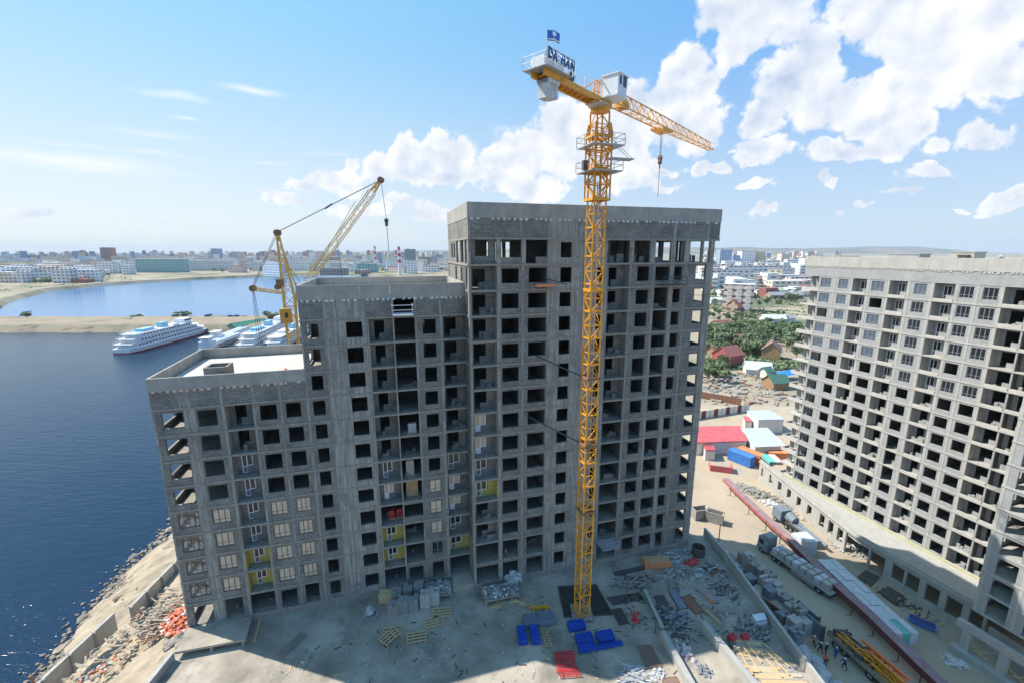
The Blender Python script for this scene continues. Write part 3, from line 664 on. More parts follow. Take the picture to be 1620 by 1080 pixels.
    # facade plinth, reaching the deck
    b = MB(); b.box(-39.8,-5.6,.05,15,-10,-.22); b.box(-5.9,27.4,y0+.05,y0+16,-10,-.22); b.build('plinth', M['slab'], P)
    return P
LB = long_block()
LBM = Matrix.Translation((0,55.5,0)) @ Matrix.Rotation(.279,4,'Z')
def FB(s, d, z): return LBM @ Vector((s, d, z))   # a point given along/into the facade of the long block
# ------------------------------------------------------------------ right-hand block with its arcade
def right_block():
    b = .3146
    P = thing('apartment_building', 'pale grey unfinished apartment block with rows of corner balconies along the right edge', 'building', (72.2,60,0), b-pi/2)
    MT = (M['masonry_pale'], M['conc_pale'], M['conc_pale'], M['dark_in'])
    fl = [35.65-3*i for i in range(15)]
    cols = [('d0',-31.6,-29.55,'w'),('d1',-28.05,-26.25,'w'),('d2',-25.35,-22.9,'bal'),('d3',-22.0,-19.95,'w'),('d4',-19.05,-16.4,'bal'),('d5',-15.3,-13.55,'w'),('d6',-12.5,-9.85,'bal'),('d7',-9.2,-7.5,'w'),('d8',-6.45,-4.7,'w'),('d9',-4.1,-1.5,'bal'),('d10',-1.3,.6,'bal')]
    cols += [('d%d'%(11+j), 3+j*3.2, 4.8+j*3.2, 'w') for j in range(5)]
    strips = [(-32.0,-31.8),(-28.9,-28.7),(-25.6,-25.4),(-22.7,-22.4),(-19.4,-19.1),(-16.3,-15.9),(-13.0,-12.6),(-9.7,-9.4),(-7.2,-6.9),(-4.5,-4.1),(.65,2.4)]
    def kd(i, n, ty):
        j = int(n[1:])
        if ty == 'bal':
            if j in (9,10): return 'bal'
            return 'balf' if i < 6 else 'bal'
        if j == 0 and i in (12,13,14): return 'open' if i == 12 else 'w'
        if j == 1 and i in (): return 'w'
        lim = 5 if j <= 3 else 6
        if i < lim and j < 11 and (i*7+j*5+i*j) % 11 == 3 and i > 0: return 'w'
        if i < lim and j < 11: return 'glaB' if (j <= 3 or (j == 5 and i < 1)) else 'glaD'
        if j == 5 and i in (9,10,11): return 'open'
        return 'w'
    lip = [.42]
    section(P, -32.0, 22, 0, 15, fl, cols, strips, kd, [-28.9,-25.6,-22.6,-19.3,-16.1,-12.8,-9.6,-7.0,-4.4,-1.4,2.2,6,10], MT, spine=6.5, lip=(.35,.5,.3,.0,.45), rear=False, sides=())
    # corner balconies at the far end
    cb = MB(); pl = MB(); wl = MB()
    for i, F in enumerate(fl):
        cb = MB(); cb.box(-35.6,-32.03,-.05,3.2,F-.22,F); pp = .5 if i % 4 != 1 else .05
        cb.box(-35.6,-32.03,-.05,.1,F+.001,F+pp); cb.box(-35.6,-35.45,.1,3.2,F+.001,F+pp); cb.build('corner_balcony', M['conc_lip'], P)
        addwall(wl, 1, 0, 15, F, F+2.78, -32.0, -31.8, [(1.0,2.6,F+.1,F+2.3)]); wl.box(-35.0,-32.0,3.2,3.4,F,F+2.78)
        wl.box(-35.3,-35.1,3.3,15,F,F+2.78)
        addwall(wl, 0, -34.8,-32.0,F,F+2.78,1.5,1.7,[(-33.9,-32.5,F+.05,F+2.3)])
    wl.build('end_wall', M['masonry_pale'], P)
    w = MB(); w.box(-35.3,22,-.03,.3,38.65-.22+.003,40.45); w.box(-35.3,-35.0,.3,15,38.43,40.45); w.build('masonry_band', M['masonry_pale'], P)
    w = MB(); x = -35.45
    while x < 21.9: w.box(x, min(22,x+3.6), -.12,.15,40.45,42.4); x += 3.62
    w.box(-35.45,-35.2,.15,15.1,40.45,42.4); w.box(-35.2,22,14.9,15.1,40.45,42.4); w.build('parapet', M['conc_pale'], P)
    w = MB(); w.box(-35.2,22,.3,14.9,40.9,41.2); w.build('roof', M['roofwhite'], P)
    pieces(P, -35.3, 21.8, -.06, 40.42, M['conc_lip'], 7, .5)
    # roof shafts and ventilators
    for x, y, sx, sy, h, m_ in ((-14.5,6,3.2,3,2.0,'conc_pale'),(-13.0,5.2,1.2,1.0,1.5,'rebar'),(-25,8,5,3,1.6,'masonry_pale'),(4.5,5,5.2,3,2.2,'conc_pale')):
        w = MB(); w.box(x,x+sx,y,y+sy,41.2,41.2+h); w.box(x-.1,x+sx+.1,y-.1,y+sy+.1,41.2+h,41.35+h); w.build('roof_shaft', M[m_], P)
    for x, h in ((-7.5,1.4),(-4.0,1.9),(-2.2,1.5),(-1.2,1.4),(.6,1.8),(2.3,1.2)):
        w = MB(); w.cyl((x,5,41.2),(x,5,41.2+h),.28,8); w.cyl((x,5,41.2+h),(x,5,41.5+h),.5,8,.15); w.build('ventilator', M['steel'], P)
    # nearer section, standing forward
    MT2 = (M['masonry_pale'], M['conc_pale'], M['conc_pale'], M['dark_in'])
    yf = -12.6
    c2 = [('e%d'%j, 6.4+j*3.5, 8.4+j*3.5, 'w') for j in range(5)]
    s2 = [(5.25,5.6)]+[(8.9+j*3.5, 9.2+j*3.5) for j in range(5)]
    fl2 = [35.65-3*i for i in range(14)]
    section(P, 5.25, 24, yf, 12.3, fl2, c2, s2, lambda i,n,t: ('open' if i == 13 else 'low'), [9.6,13.1,16.6,20.1], MT2, spine=7.5, rear=False,
            sides=((-1, lambda i,F: [(yf+1,yf+3,F+.6,F+2.3)]),))
    w = MB(); w.box(5.25,24,yf,yf+.3,38.43,40.45); w.box(5.25,5.55,yf+.3,-.04,38.43,40.45); w.build('masonry_band', M['masonry_pale'], P)
    w = MB(); w.box(5.1,24,yf-.1,yf+.15,40.45,42.4); w.box(5.1,5.35,yf+.15,-.13,40.45,42.4); w.build('parapet', M['conc_pale'], P)
    # open ground storey of the nearer section
    w = MB()
    for x in (5.3,9.0,12.5,16.0): w.box(x,x+.9,yf-1.2,yf-.6,SZ,-6.2)
    addwall(w, 0, 4.6, 24, -6.2, -5.2, yf-1.3, yf-.6); w.box(4.6,24,yf-1.9,yf-.6,SZ,SZ+.9); addwall(w, 0, 6.2, 24, SZ, -6.2, yf+2.5, yf+2.8)
    w.build('ground_storey', M['conc_pale'], P)
    for k,(x,z) in enumerate(((6.2,-9),(9.9,-9),(13.4,-9))):
        w = MB(); w.bar((x,yf-.85,z),(x+2.7,yf-.85,z+2.2),.09); w.bar((x,yf-.85,z+1.2),(x+2.7,yf-.85,z-.1),.09); w.build('brace', M['wood'], P)
    # arcade podium
    p0 = G(1199,757,SZ); p1 = G(1290,835,SZ); inv = (Matrix.Translation((72.2,60,0)) @ Matrix.Rotation(b-pi/2,4,'Z')).inverted()
    a0 = inv @ p0; a1 = inv @ p1; pd = -8.4; a2 = Vector((-12.5,pd,0)); a3 = Vector((5.2,pd,0))
    def run(a, b_, holes, zt=-4.9):
        d = (b_-a).xy; Ln = d.length; ang = math.atan2(d.y,d.x); mb = MB()
        addwall(mb, 0, 0, Ln, SZ-.1, -5.6, 0, .4, holes); mb.box(-.05, Ln, -.25, .3, -5.6, -5.3); mb.box(0, Ln, 0, .3, -5.3, zt)
        o = mb.build('arcade_wall', M['conc_pale'], P); o.location = (a.x, a.y, 0); o.rotation_euler = (0,0,ang); return Ln
    L1 = (a1-a0).xy.length; run(a0, a1, [(.9+k*L1/6.2, 2.1+k*L1/6.2, -8.6, -6.5) for k in range(6)])
    L2 = (a2-a1).xy.length; run(a1, a2, [(.6+k*L2/4, .6+k*L2/4+L2/4*.55, -8.9, -6.2) for k in range(3)]+[(L2*.78,L2,SZ,-6.0)])
    run(a2, a3, [(0.0,2.3,SZ,-6.0),(2.6,4.9,SZ,-6.0),(6.0,7.7,-9,-6.2),(8.0,9.8,-9,-6.2),(10.6,12.4,-9.2,-6.2),(13.2,15.1,-9.2,-6.2),(15.9,17.4,-9.2,-6.2)])
    r = MB(); r.prism([(a0.x,a0.y+.3),(a1.x,a1.y+.3),(a2.x,pd+.3),(5.2,pd+.3),(5.2,0.0),(-36,0.0),(-38,1)], -6.6, -6.3); r.build('arcade_roof', M['conc_pale'], P)
    r = MB(); r.box(-34,5.2,-.40,-.08,-6.3,-5.85); r.build('insulation_strip', mat('pale_yellow_foam',(.40,.39,.24),.9,(.48,.47,.32),1), P)
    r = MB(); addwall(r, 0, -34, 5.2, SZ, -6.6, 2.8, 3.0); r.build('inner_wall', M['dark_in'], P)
right_block()
# ------------------------------------------------------------------ cranes
def lattice(mb, p, q, w, h, step, r, rb, tri=False, taper=1.0, m=0, upv=None, xbr=False):
    """lattice beam p->q, width w, height h (tri: two bottom chords, one top)"""
    p = Vector(p); q = Vector(q); d = (q-p); Ln = d.length; d.normalize()
    up = Vector(upv or (0,0,1)); side = d.cross(up).normalized(); up = side.cross(d).normalized()
    def cs(t):
        k = 1+(taper-1)*t; c = p+d*Ln*t
        if tri: return [c-side*w/2*k, c+side*w/2*k, c+up*h*k]
        return [c-side*w/2*k-up*h/2*k, c+side*w/2*k-up*h/2*k, c+side*w/2*k+up*h/2*k, c-side*w/2*k+up*h/2*k]
    n = max(2, int(Ln/step)); pr = cs(0); c0 = pr
    for a, b in zip(pr, cs(1)): mb.bar(a, b, r, m=m)
    for i in range(1, n+1):
        cu = cs(i/n); c = len(cu)
        for j in range(c):
            k = (j+1) % c
            if i < n: mb.bar(cu[j], cu[k], rb, m=m)
            a, b = (pr[j], cu[k]) if (i+j) % 2 else (pr[k], cu[j])
            mb.bar(a, b, rb, m=m)
            if xbr:
                a, b = (pr[k], cu[j]) if (i+j) % 2 else (pr[j], cu[k]); mb.bar(a, b, rb*.8, m=m)
        pr = cu
def railing(mb, pts, h, r=.05, m=0, step=1.2):
    for a, b in zip(pts, pts[1:]):
        a = Vector(a); b = Vector(b); n = max(1, int((b-a).length/step))
        for k in range(n+1):
            c = a.lerp(b, k/n); mb.bar(c, c+Vector((0,0,h)), r, m=m)
        for z in (h*.5, h): mb.bar(a+Vector((0,0,z)), b+Vector((0,0,z)), r, m=m)
def tower_crane():
    bx, by = 8.7, 47.4; T = thing('tower_crane', 'tall yellow tower crane with a white cab, standing in front of the tall section', 'crane', (bx,by,0))
    az = R(49.5); top = 56.9; w = 1.35
    Ym = M['crane_y']
    a = R(20); mb = MB(); z = DZ+.25; ang = Vector((cos(a),sin(a),0)); n = 0
    while z < top-.1:
        e = min(z+2.9, top); g = MB()
        lattice(g, (0,0,z), (0,0,e), w, w, 1.42, .15, .075, upv=(cos(a),sin(a),0))
        for c in range(4):
            t = a+pi/4+c*pi/2; pp = Vector((cos(t)*w*.707, sin(t)*w*.707, 0))
            g.bar(pp+Vector((0,0,z-.02)), pp+Vector((0,0,z+.3)), .22)
            t2 = t+pi/2; p2 = Vector((cos(t2)*w*.707, sin(t2)*w*.707, 0)); g.bar(pp+Vector((0,0,z+.1)), p2+Vector((0,0,z+.1)), .13)
        g.build('mast_section', Ym, T); z = e
    g = MB(); lattice(g, (.15,.1,0), (.15,.1,50), .45, .05, .5, .045, .03, upv=(cos(a),sin(a),0)); g.build('ladder', M['steel'], T)
    f = MB(); f.box(-1.3,1.3,-1.3,1.3,DZ-.2,DZ+.3); f.build('base_slab', M['concrete'], T)
    # climbing cage with platforms
    g = MB(); lattice(g, (0,0,48.6), (0,0,55.0), 1.85, 1.85, 1.6, .15, .08, upv=(cos(a),sin(a),0))
    for zz in (48.6, 51.4, 54.6):
        for c in range(4):
            t = a+pi/4+c*pi/2; t2 = t+pi/2; k = 1.85*.707
            g.bar((cos(t)*k,sin(t)*k,zz),(cos(t2)*k,sin(t2)*k,zz),.24)
    for c in (0,1,2,3):
        t = a+pi/4+c*pi/2; k = 1.85*.69; g.bar((cos(t)*k,sin(t)*k,54.6),(cos(t)*k*.8,sin(t)*k*.8,55.8),.3)
    g.build('climbing_cage', Ym, T)
    def plat(z, x0, x1, y0, y1, rail=1.0):
        g = MB(); Mx = Matrix.Rotation(a-pi/2+pi/2,4,'Z')
        P = [Mx @ Vector(p) for p in ((x0,y0,z-.08),(x1,y0,z-.08),(x1,y1,z-.08),(x0,y1,z-.08),(x0,y0,z),(x1,y0,z),(x1,y1,z),(x0,y1,z))]
        hx0, hx1 = -.98, .98
        for u0,u1,v0,v1 in ((x0,x1,y0,hx0),(x0,x1,hx1,y1),(x0,hx0,hx0,hx1),(hx1,x1,hx0,hx1)):
            if u1-u0 < .1 or v1-v0 < .1: continue
            g.hexa([Mx @ Vector(p) for p in ((u0,v0,z-.1),(u1,v0,z-.1),(u1,v1,z-.1),(u0,v1,z-.1),(u0,v0,z),(u1,v0,z),(u1,v1,z),(u0,v1,z))])
        o = g.build('platform', M['steel'], T)
        r = MB(); railing(r, [Mx @ Vector(p) for p in ((x0,y0,z),(x1,y0,z),(x1,y1,z),(x0,y1,z),(x0,y0,z))], rail, .045); r.build('railing', M['steel'], o)
    plat(53.7,-1.7,1.9,-1.75,1.5); plat(51.3,-1.7,1.8,-1.75,1.5)
    g = MB(); g.rbox((2.3,.4,52.55),2.6,1.0,.12,a-.1); g.bar((3.5,.9,52.6),(1.0,.5,54.6),.04); g.bar((3.5,.2,52.6),(1.0,-.3,54.6),.04); g.build('hoisting_beam', M['steel'], T)
    g = MB(); g.rbox((-1.5,-1.1,51.3),.5,.4,.9,a); g.build('hydraulic_unit', M['rebar'], T)
    # slewing part: everything on it sits in the jib's own frame
    J = obj('slewing_assembly', None, T, (0,0,0), az)
    zt = 58.5
    g = MB(); g.cyl((0,0,top),(0,0,top+.35),.95,20); g.rbox((0,0,top+.35),1.9,1.6,.7,0); g.build('slewing_ring', Ym, J)
    g = MB(); lattice(g, (0,0,top+1.05), (0,0,top+3.0), 1.1, 1.0, 1.0, .11, .06, upv=(1,0,0))
    for y in (-.75,.75): g.bar((0,y*.7,top+3.0),(-2.2,y*.6,top+1.8),.09); g.bar((0,y*.7,top+3.0),(1.5,y*.6,top+2.8),.1)
    g.build('tower_head', Ym, J)
    g = MB(); Lj = 33.8
    lattice(g, (1.0,0,zt-.35), (17,0,zt-.15), 1.15, 1.45, 1.25, .11, .05, tri=True)
    lattice(g, (17,0,zt-.15), (Lj,0,zt+.35), 1.15, 1.45, 1.15, .09, .042, tri=True, taper=.68)
    g.bar((Lj,-.5,zt+.35),(Lj,.5,zt+.35),.2); g.bar((Lj,0,zt+.35),(Lj,0,zt+1.3),.1); g.build('jib', M['crane_jib'], J)
    g = MB(); g.rbox((4.6,0,zt-.25),1.4,.9,.6); g.cyl((4.6,-.5,zt+.2),(4.6,.5,zt+.2),.35,12); g.build('trolley_winch', Ym, J)
    tx = 15.2; g = MB(); g.box(tx-1.1,tx+1.1,-.75,.75,zt-.62,zt-.48); g.box(tx-1.5,tx+1.5,-.8,-.7,zt-.62,zt-.3); g.box(tx-1.5,tx+1.5,.7,.8,zt-.62,zt-.3); g.box(tx-2.2,tx-1.1,-.6,.6,zt-.7,zt-.62); g.build('trolley', Ym, J)
    g = MB()
    for dx in (-.22,.22):
        g.bar((tx+dx,0,zt-.6),(tx+dx*.5,0,55.1),.045)
    g.bar((tx,0,53.6),(tx,0,50.2),.05); g.build('hoist_rope', M['rebar'], J)
    g = MB(); g.rbox((tx,0,54.4),.45,.3,.75); g.cyl((tx,-.2,54.9),(tx,.2,54.9),.28,12); g.cyl((tx,-.2,54.35),(tx,.2,54.35),.2,10); g.bar((tx,0,54.3),(tx,0,53.6),.14); g.build('hook_block', M['rust'], J)
    # counter jib
    SH = (1.45,0,0)
    zc = zt-.75; g = MB()
    for y in (-.62,.62): g.box(-11.6,-2.4,y-.11,y+.11,zc-.3,zc+.15)
    for k in range(11): g.bar((-11.3+k*.8,-.5,zc-.15),(-10.9+k*.8,.5,zc-.15),.09); g.bar((-10.9+k*.8,.5,zc-.15),(-10.5+k*.8,-.5,zc-.15),.09)
    g.box(-10.9,-3.0,-.5,.5,zc-.06,zc-.02); g.build('counter_jib', Ym, J, loc=SH)
    g = MB(); g.box(-12.1,-8.3,-1.2,-.7,zc+.16,zc+.24); g.box(-12.1,-8.3,.7,1.2,zc+.16,zc+.24); g.box(-12.1,-10.6,-.75,.75,zc+.16,zc+.24); 
    o = g.build('platform', M['steel'], J, loc=SH); r = MB(); railing(r, [(-8.3,-1.2,zc+.24),(-12.1,-1.2,zc+.24),(-12.1,1.2,zc+.24),(-8.3,1.2,zc+.24)], .95, .045); railing(r, [(-7.2,-.75,zc+.2),(-2.6,-.75,zc+.2)], 1.0,.035); railing(r, [(-7.2,.75,zc+.2),(-2.6,.75,zc+.2)], 1.0,.035); r.build('railing', M['white_frame'], o)
    g = MB(); g.box(-11.7,-9.9,-.72,.7,zc+.25,zc+1.15); g.box(-9.6,-8.8,-.6,.6,zc+.25,zc+1.1); g.build('winch_housing', M['cab_w'], J, loc=SH)
    g = MB(); g.cyl((-7.5,-.6,zc+.6),(-7.5,.6,zc+.6),.42,14); g.build('hoist_drum', M['rebar'], J, loc=SH)
    for k in range(3):
        g = MB(); g.box(-10.9+k*.5,-10.43+k*.5,-.5,.5,zc-1.75+(k==2)*.1,zc-.32); g.box(-10.9+k*.5,-10.43+k*.5,-.66,.66,zc-.65,zc-.33); g.build('counterweight', M['cweight'], J, loc=SH)
    # letters along the side of the counter jib
    g = MB(); g.box(-12.1,-8.2,-1.32,-1.26,zc+.8,zc+.85); g.box(-12.1,-8.2,-1.32,-1.26,zc+1.4,zc+1.45)
    for k in range(6): g.bar((-12.1+k*.76,-1.29,zc+.24),(-12.1+k*.76,-1.29,zc+1.7),.045)
    g.build('letter_rail', M['steel'], J, loc=SH)
    x = -12.1
    for ch in 'DA HAN':
        if ch == ' ': x += .36; continue
        cu = bpy.data.curves.new('sign_letter','FONT'); cu.body = ch; cu.size = 1.1; cu.extrude = .04; cu.offset = .025
        to = bpy.data.objects.new('tmp', cu); COL.objects.link(to); dg = bpy.context.evaluated_depsgraph_get(); me = bpy.data.meshes.new_from_object(to.evaluated_get(dg)); bpy.data.objects.remove(to)
        me.materials.clear(); me.materials.append(M['navy']); o = obj('sign_letter', me, J, (x+SH[0],-1.38,zc+.62)); o.rotation_euler = (pi/2,0,0); o.scale = (.72,1,1); x += .7
    # flag
    g = MB(); g.bar((-12.05,-1.2,zc+.3),(-12.05,-1.2,zc+2.65),.045); fo = g.build('flagpole', M['steel'], J, loc=SH)
    V = []; F = []; NX, NZ = 12, 8; mi = []
    for i in range(NX+1):
        for j in range(NZ+1): V.append((i*.085, .12*sin(i*.75)*(i/NX)+.03*sin(j), j*.095-.05*(i/NX)**2*3))
    for i in range(NX):
        for j in range(NZ):
            k = i*(NZ+1)+j; F.append((k,k+NZ+1,k+NZ+2,k+1))
            mi.append(1 if (j == 1) else 2 if j == 0 else (1 if ((i-6.2)**2+((j-4.7)*1.1)**2) < 3.6 else 0))
    me = bpy.data.meshes.new('flag'); me.from_pydata(V,[],F)
    for c in (mat('flag_blue',(.05,.17,.55),.7,(.06,.19,.6)), M['white_frame'], mat('flag_green',(.35,.12,.12),.7)): me.materials.append(c)
    me.polygons.foreach_set('material_index', mi); o = obj('flag', me, J, (-12.02+SH[0],-1.2,zc+1.85), R(-40))
    # cab
    cx, cy = .15, -1.45; C = MB(); z0 = top+1.0
    P = [(cx-.9,cy-.8,z0),(cx+.75,cy-.8,z0),(cx+.75,cy+.8,z0),(cx-.9,cy+.8,z0),(cx-.9,cy-.8,z0+1.85),(cx+1.0,cy-.8,z0+1.85),(cx+1.0,cy+.8,z0+1.85),(cx-.9,cy+.8,z0+1.85)]
    C.hexa(P); C.box(cx-1.0,cx+1.1,cy-.9,cy+.9,z0+1.85,z0+1.95); C.box(cx-1.3,cx+1.0,cy-.95,cy+1.3,z0-.12,z0); cab = C.build('cab', M['cab_w'], J)
    g = MB(); g.hexa([(cx+.80,cy-.7,z0+.45),(cx+.84,cy-.7,z0+.45),(cx+.84,cy+.7,z0+.45),(cx+.80,cy+.7,z0+.45),(cx+.99,cy-.7,z0+1.7),(cx+1.03,cy-.7,z0+1.7),(cx+1.03,cy+.7,z0+1.7),(cx+.99,cy+.7,z0+1.7)]); g.build('windscreen', M['glassd'], cab)
    g = MB(); g.box(cx+.1,cx+.72,cy-.83,cy-.8,z0+.9,z0+1.9); g.build('side_window', M['glassd'], cab)
    g = MB(); g.box(cx-.6,cx-.25,cy-.83,cy-.8,z0+1.0,z0+1.7); g.build('side_window', M['glassd'], cab)
    g = MB(); g.rbox((-1.6,-.6,top+.2),1.4,1.8,.08); g.build('access_platform', M['steel'], J)
    # ties to the facade
    for z, s in ((39.4, 4.0),(29.8, 3.2),(21.9, 2.3),(13.5, 3.0)):
        c = MB()
        for k in range(4):
            t = a+pi/4+k*pi/2; t2 = t+pi/2; r_ = 1.5*.707
            c.bar((cos(t)*r_,sin(t)*r_,z),(cos(t2)*r_,sin(t2)*r_,z),.16,.3)
        c.build('tie_collar', M['rust'] if z < 35 else Ym, T)
        if z < 15: continue
        c = MB(); q_ = FB(s-.757, -2.6, z+.9)-Vector((bx,by,0)); c.bar((-.9,.3,z), q_, .12)
        c.build('tie_bar', M['rebar'], T); c = MB(); q_ = FB(10.4, -2.6, z+.3)-Vector((bx,by,0)); c.bar((.9,.9,z), q_, .12); c.build('tie_bar', M['rebar'], T)
    g = MB(); s0 = FB(3.0,-2.7,39.0); 
    pit = thing('crane_pit', 'dark square pit filled with steel grating round the foot of the yellow tower crane', 'pit', (0,0,0))
    pts = [G(883,928,DZ),G(943,925,DZ),G(969,972,DZ),G(893,976,DZ)]
    g = MB(); g.prism([(p.x,p.y) for p in pts], DZ+.01, DZ+.05); g.build('pit_cover', mat('pit_dark',(.02,.02,.02),.9,(.05,.05,.048),2), pit)
    g = MB()
    for a_, b_ in zip(pts, pts[1:]+pts[:1]): g.bar(a_+Vector((0,0,.1)), b_+Vector((0,0,.1)), .12)
    g.build('pit_edge', M['rebar'], pit)
M['crane_jib'] = mat('crane_jib_orange', (.72,.33,.06), .5, (.82,.42,.10), 1.5)
tower_crane()
def old_crane():
    T = thing('derrick_crane', 'older faded yellow crane with a raised lattice jib, behind the low section', 'crane', (-35.25,70,0))
    c = M['crane_old']
    z = SZ
    while z < 31.5:
        e = min(z+3.5, 31.6); g = MB(); lattice(g, (0,0,z), (0,0,e), 1.55, 1.55, 1.6, .19, .10, upv=(.94,.34,0)); g.build('mast_section', c, T); z = e
    g = MB(); lattice(g, (0,0,31.6),(0,0,36.5),1.55,1.55,1.5,.19,.1,upv=(.94,.34,0)); lattice(g,(0,0,36.5),(-.8,0,46.0),1.5,1.5,1.5,.17,.09,upv=(.94,.34,0),taper=.22)
    g.build('mast_head', c, T)
    g = MB(); g.bar((1.5,0,36.8),(-.65,0,45.6),.13); g.bar((1.3,.0,38.6),(.9,0,33.5),.16); g.bar((.5,0,41),(1.9,0,38.8),.1); g.build('back_strut', c, T)
    g = MB(); g.rbox((-.1,-1.35,32.4),1.5,1.1,2.3,.28); cab = g.build('cab', M['crane_old_cab'], T)
    g = MB(); g.rbox((.25,-1.88,33.3),.35,.05,.8,.28); g.build('side_window', M['glassd'], cab)
    def ball(p, r):
        g = MB(); 
        for k in range(3): g.cyl((p[0]+(k-1)*.0, p[1]-.32+k*.24, p[2]), (p[0], p[1]-.18+k*.24, p[2]), r, 14)
        g.build('sheave', M['rust'], T)
    ball((-.8,0,46.2), .5)
    jr = Vector((1.5,0,36.8)); jt = Vector((15.55,0,53.9))
    g = MB(); lattice(g, jr, jr.lerp(jt,.12), .3, .3, 1, .14, .06, upv=(-.77,0,.63)); lattice(g, jr.lerp(jt,.12), jr.lerp(jt,.9), .95, .9, 1.6, .095, .045, upv=(-.77,0,.63)); lattice(g, jr.lerp(jt,.9), jt, .75, .6, .9, .13, .06, upv=(-.77,0,.63), taper=.4)
    g.build('jib', c, T); ball(jt, .45)
    g = MB(); lattice(g, (-.6,0,37.0), (-5.3,0,37.6), .6, .4, 1, .11, .06); g.build('counter_arm', c, T); ball((-5.55,0,37.7), .5)
    g = MB(); g.cyl((-1.1,-1.3,38.0),(-1.1,-.7,38.0),.42,14); g.rbox((-.6,-1.2,38.2),.9,.7,1.0); g.build('winch', M['rust'], T)
    g = MB()
    tp = Vector((-.8,0,46.3))
    g.bar(tp, jt, .07); g.bar(tp+Vector((0,.2,.1)), jt+Vector((0,.2,.1)), .05)
    for dy in (-.25,.25): g.bar(tp+Vector((0,dy,0)), (-5.55,dy,37.9), .06); g.bar((-5.55,dy,37.5),(-5.4+dy,dy,30.5),.05); 
    g.bar((-5.55,0,37.5),(-5.3,0,24),.06)
    g.bar(jt-Vector((4,0,3)),(4.4,0,40.5),.05); g.bar(jt,(16.05,0,48.3),.06); g.bar((16.05,0,47.2),(16.2,0,42.6),.07); g.bar((8.2,0,45.5),(8.6,0,39.5),.05)
    g.build('rope', M['rebar'], T)
    g = MB(); g.rbox((16.05,0,47.2),.4,.3,1.1); g.cyl((16.05,-.2,48.0),(16.05,.2,48.0),.3,12); g.build('hook_block', M['rebar'], T)
    m0 = tp.lerp(jt,.5); g = MB(); g.bar(m0-Vector((.6,0,.35)), m0+Vector((.6,0,.35)), .2); g.build('spreader', M['rebar'], T)
M['crane_old_cab'] = mat('cab_orange_yellow', (.58,.27,.04), .6, (.66,.34,.07), 1)
old_crane()
# ------------------------------------------------------------------ ships
def hull(mb, L, W, z0, z1, bow=.22, stern=.1, m=0, n=14, flare=1.12):
    """pointed hull along x, bow at +x"""
    def half(t, k):
        if t < stern: return W/2*(.75+.25*(t/stern))*k
        if t > 1-bow: return W/2*max(.04, 1-((t-(1-bow))/bow)**2)*k
        return W/2*k
    lo, hi = [], []
    for i in range(n*2+1):
        t = i/(n*2); lo.append((t*L, half(t,1))); hi.append((t*L*1.0+(.03*L*t if t > .8 else 0), half(t,flare)))
    P0 = [(x,-y) for x,y in lo]+[(x,y) for x,y in reversed(lo)]; P1 = [(x,-y) for x,y in hi]+[(x,y) for x,y in reversed(hi)]
    i = len(mb.v); N_ = len(P0); mb.v += [(x,y,z0) for x,y in P0]+[(x,y,z1) for x,y in P1]
    for k in range(N_):
        j = (k+1)%N_; mb.f.append((i+k,i+j,i+N_+j,i+N_+k)); mb.m.append(m)
    mb.f.append(tuple(i+N_+k for k in range(N_))); mb.m.append(m)
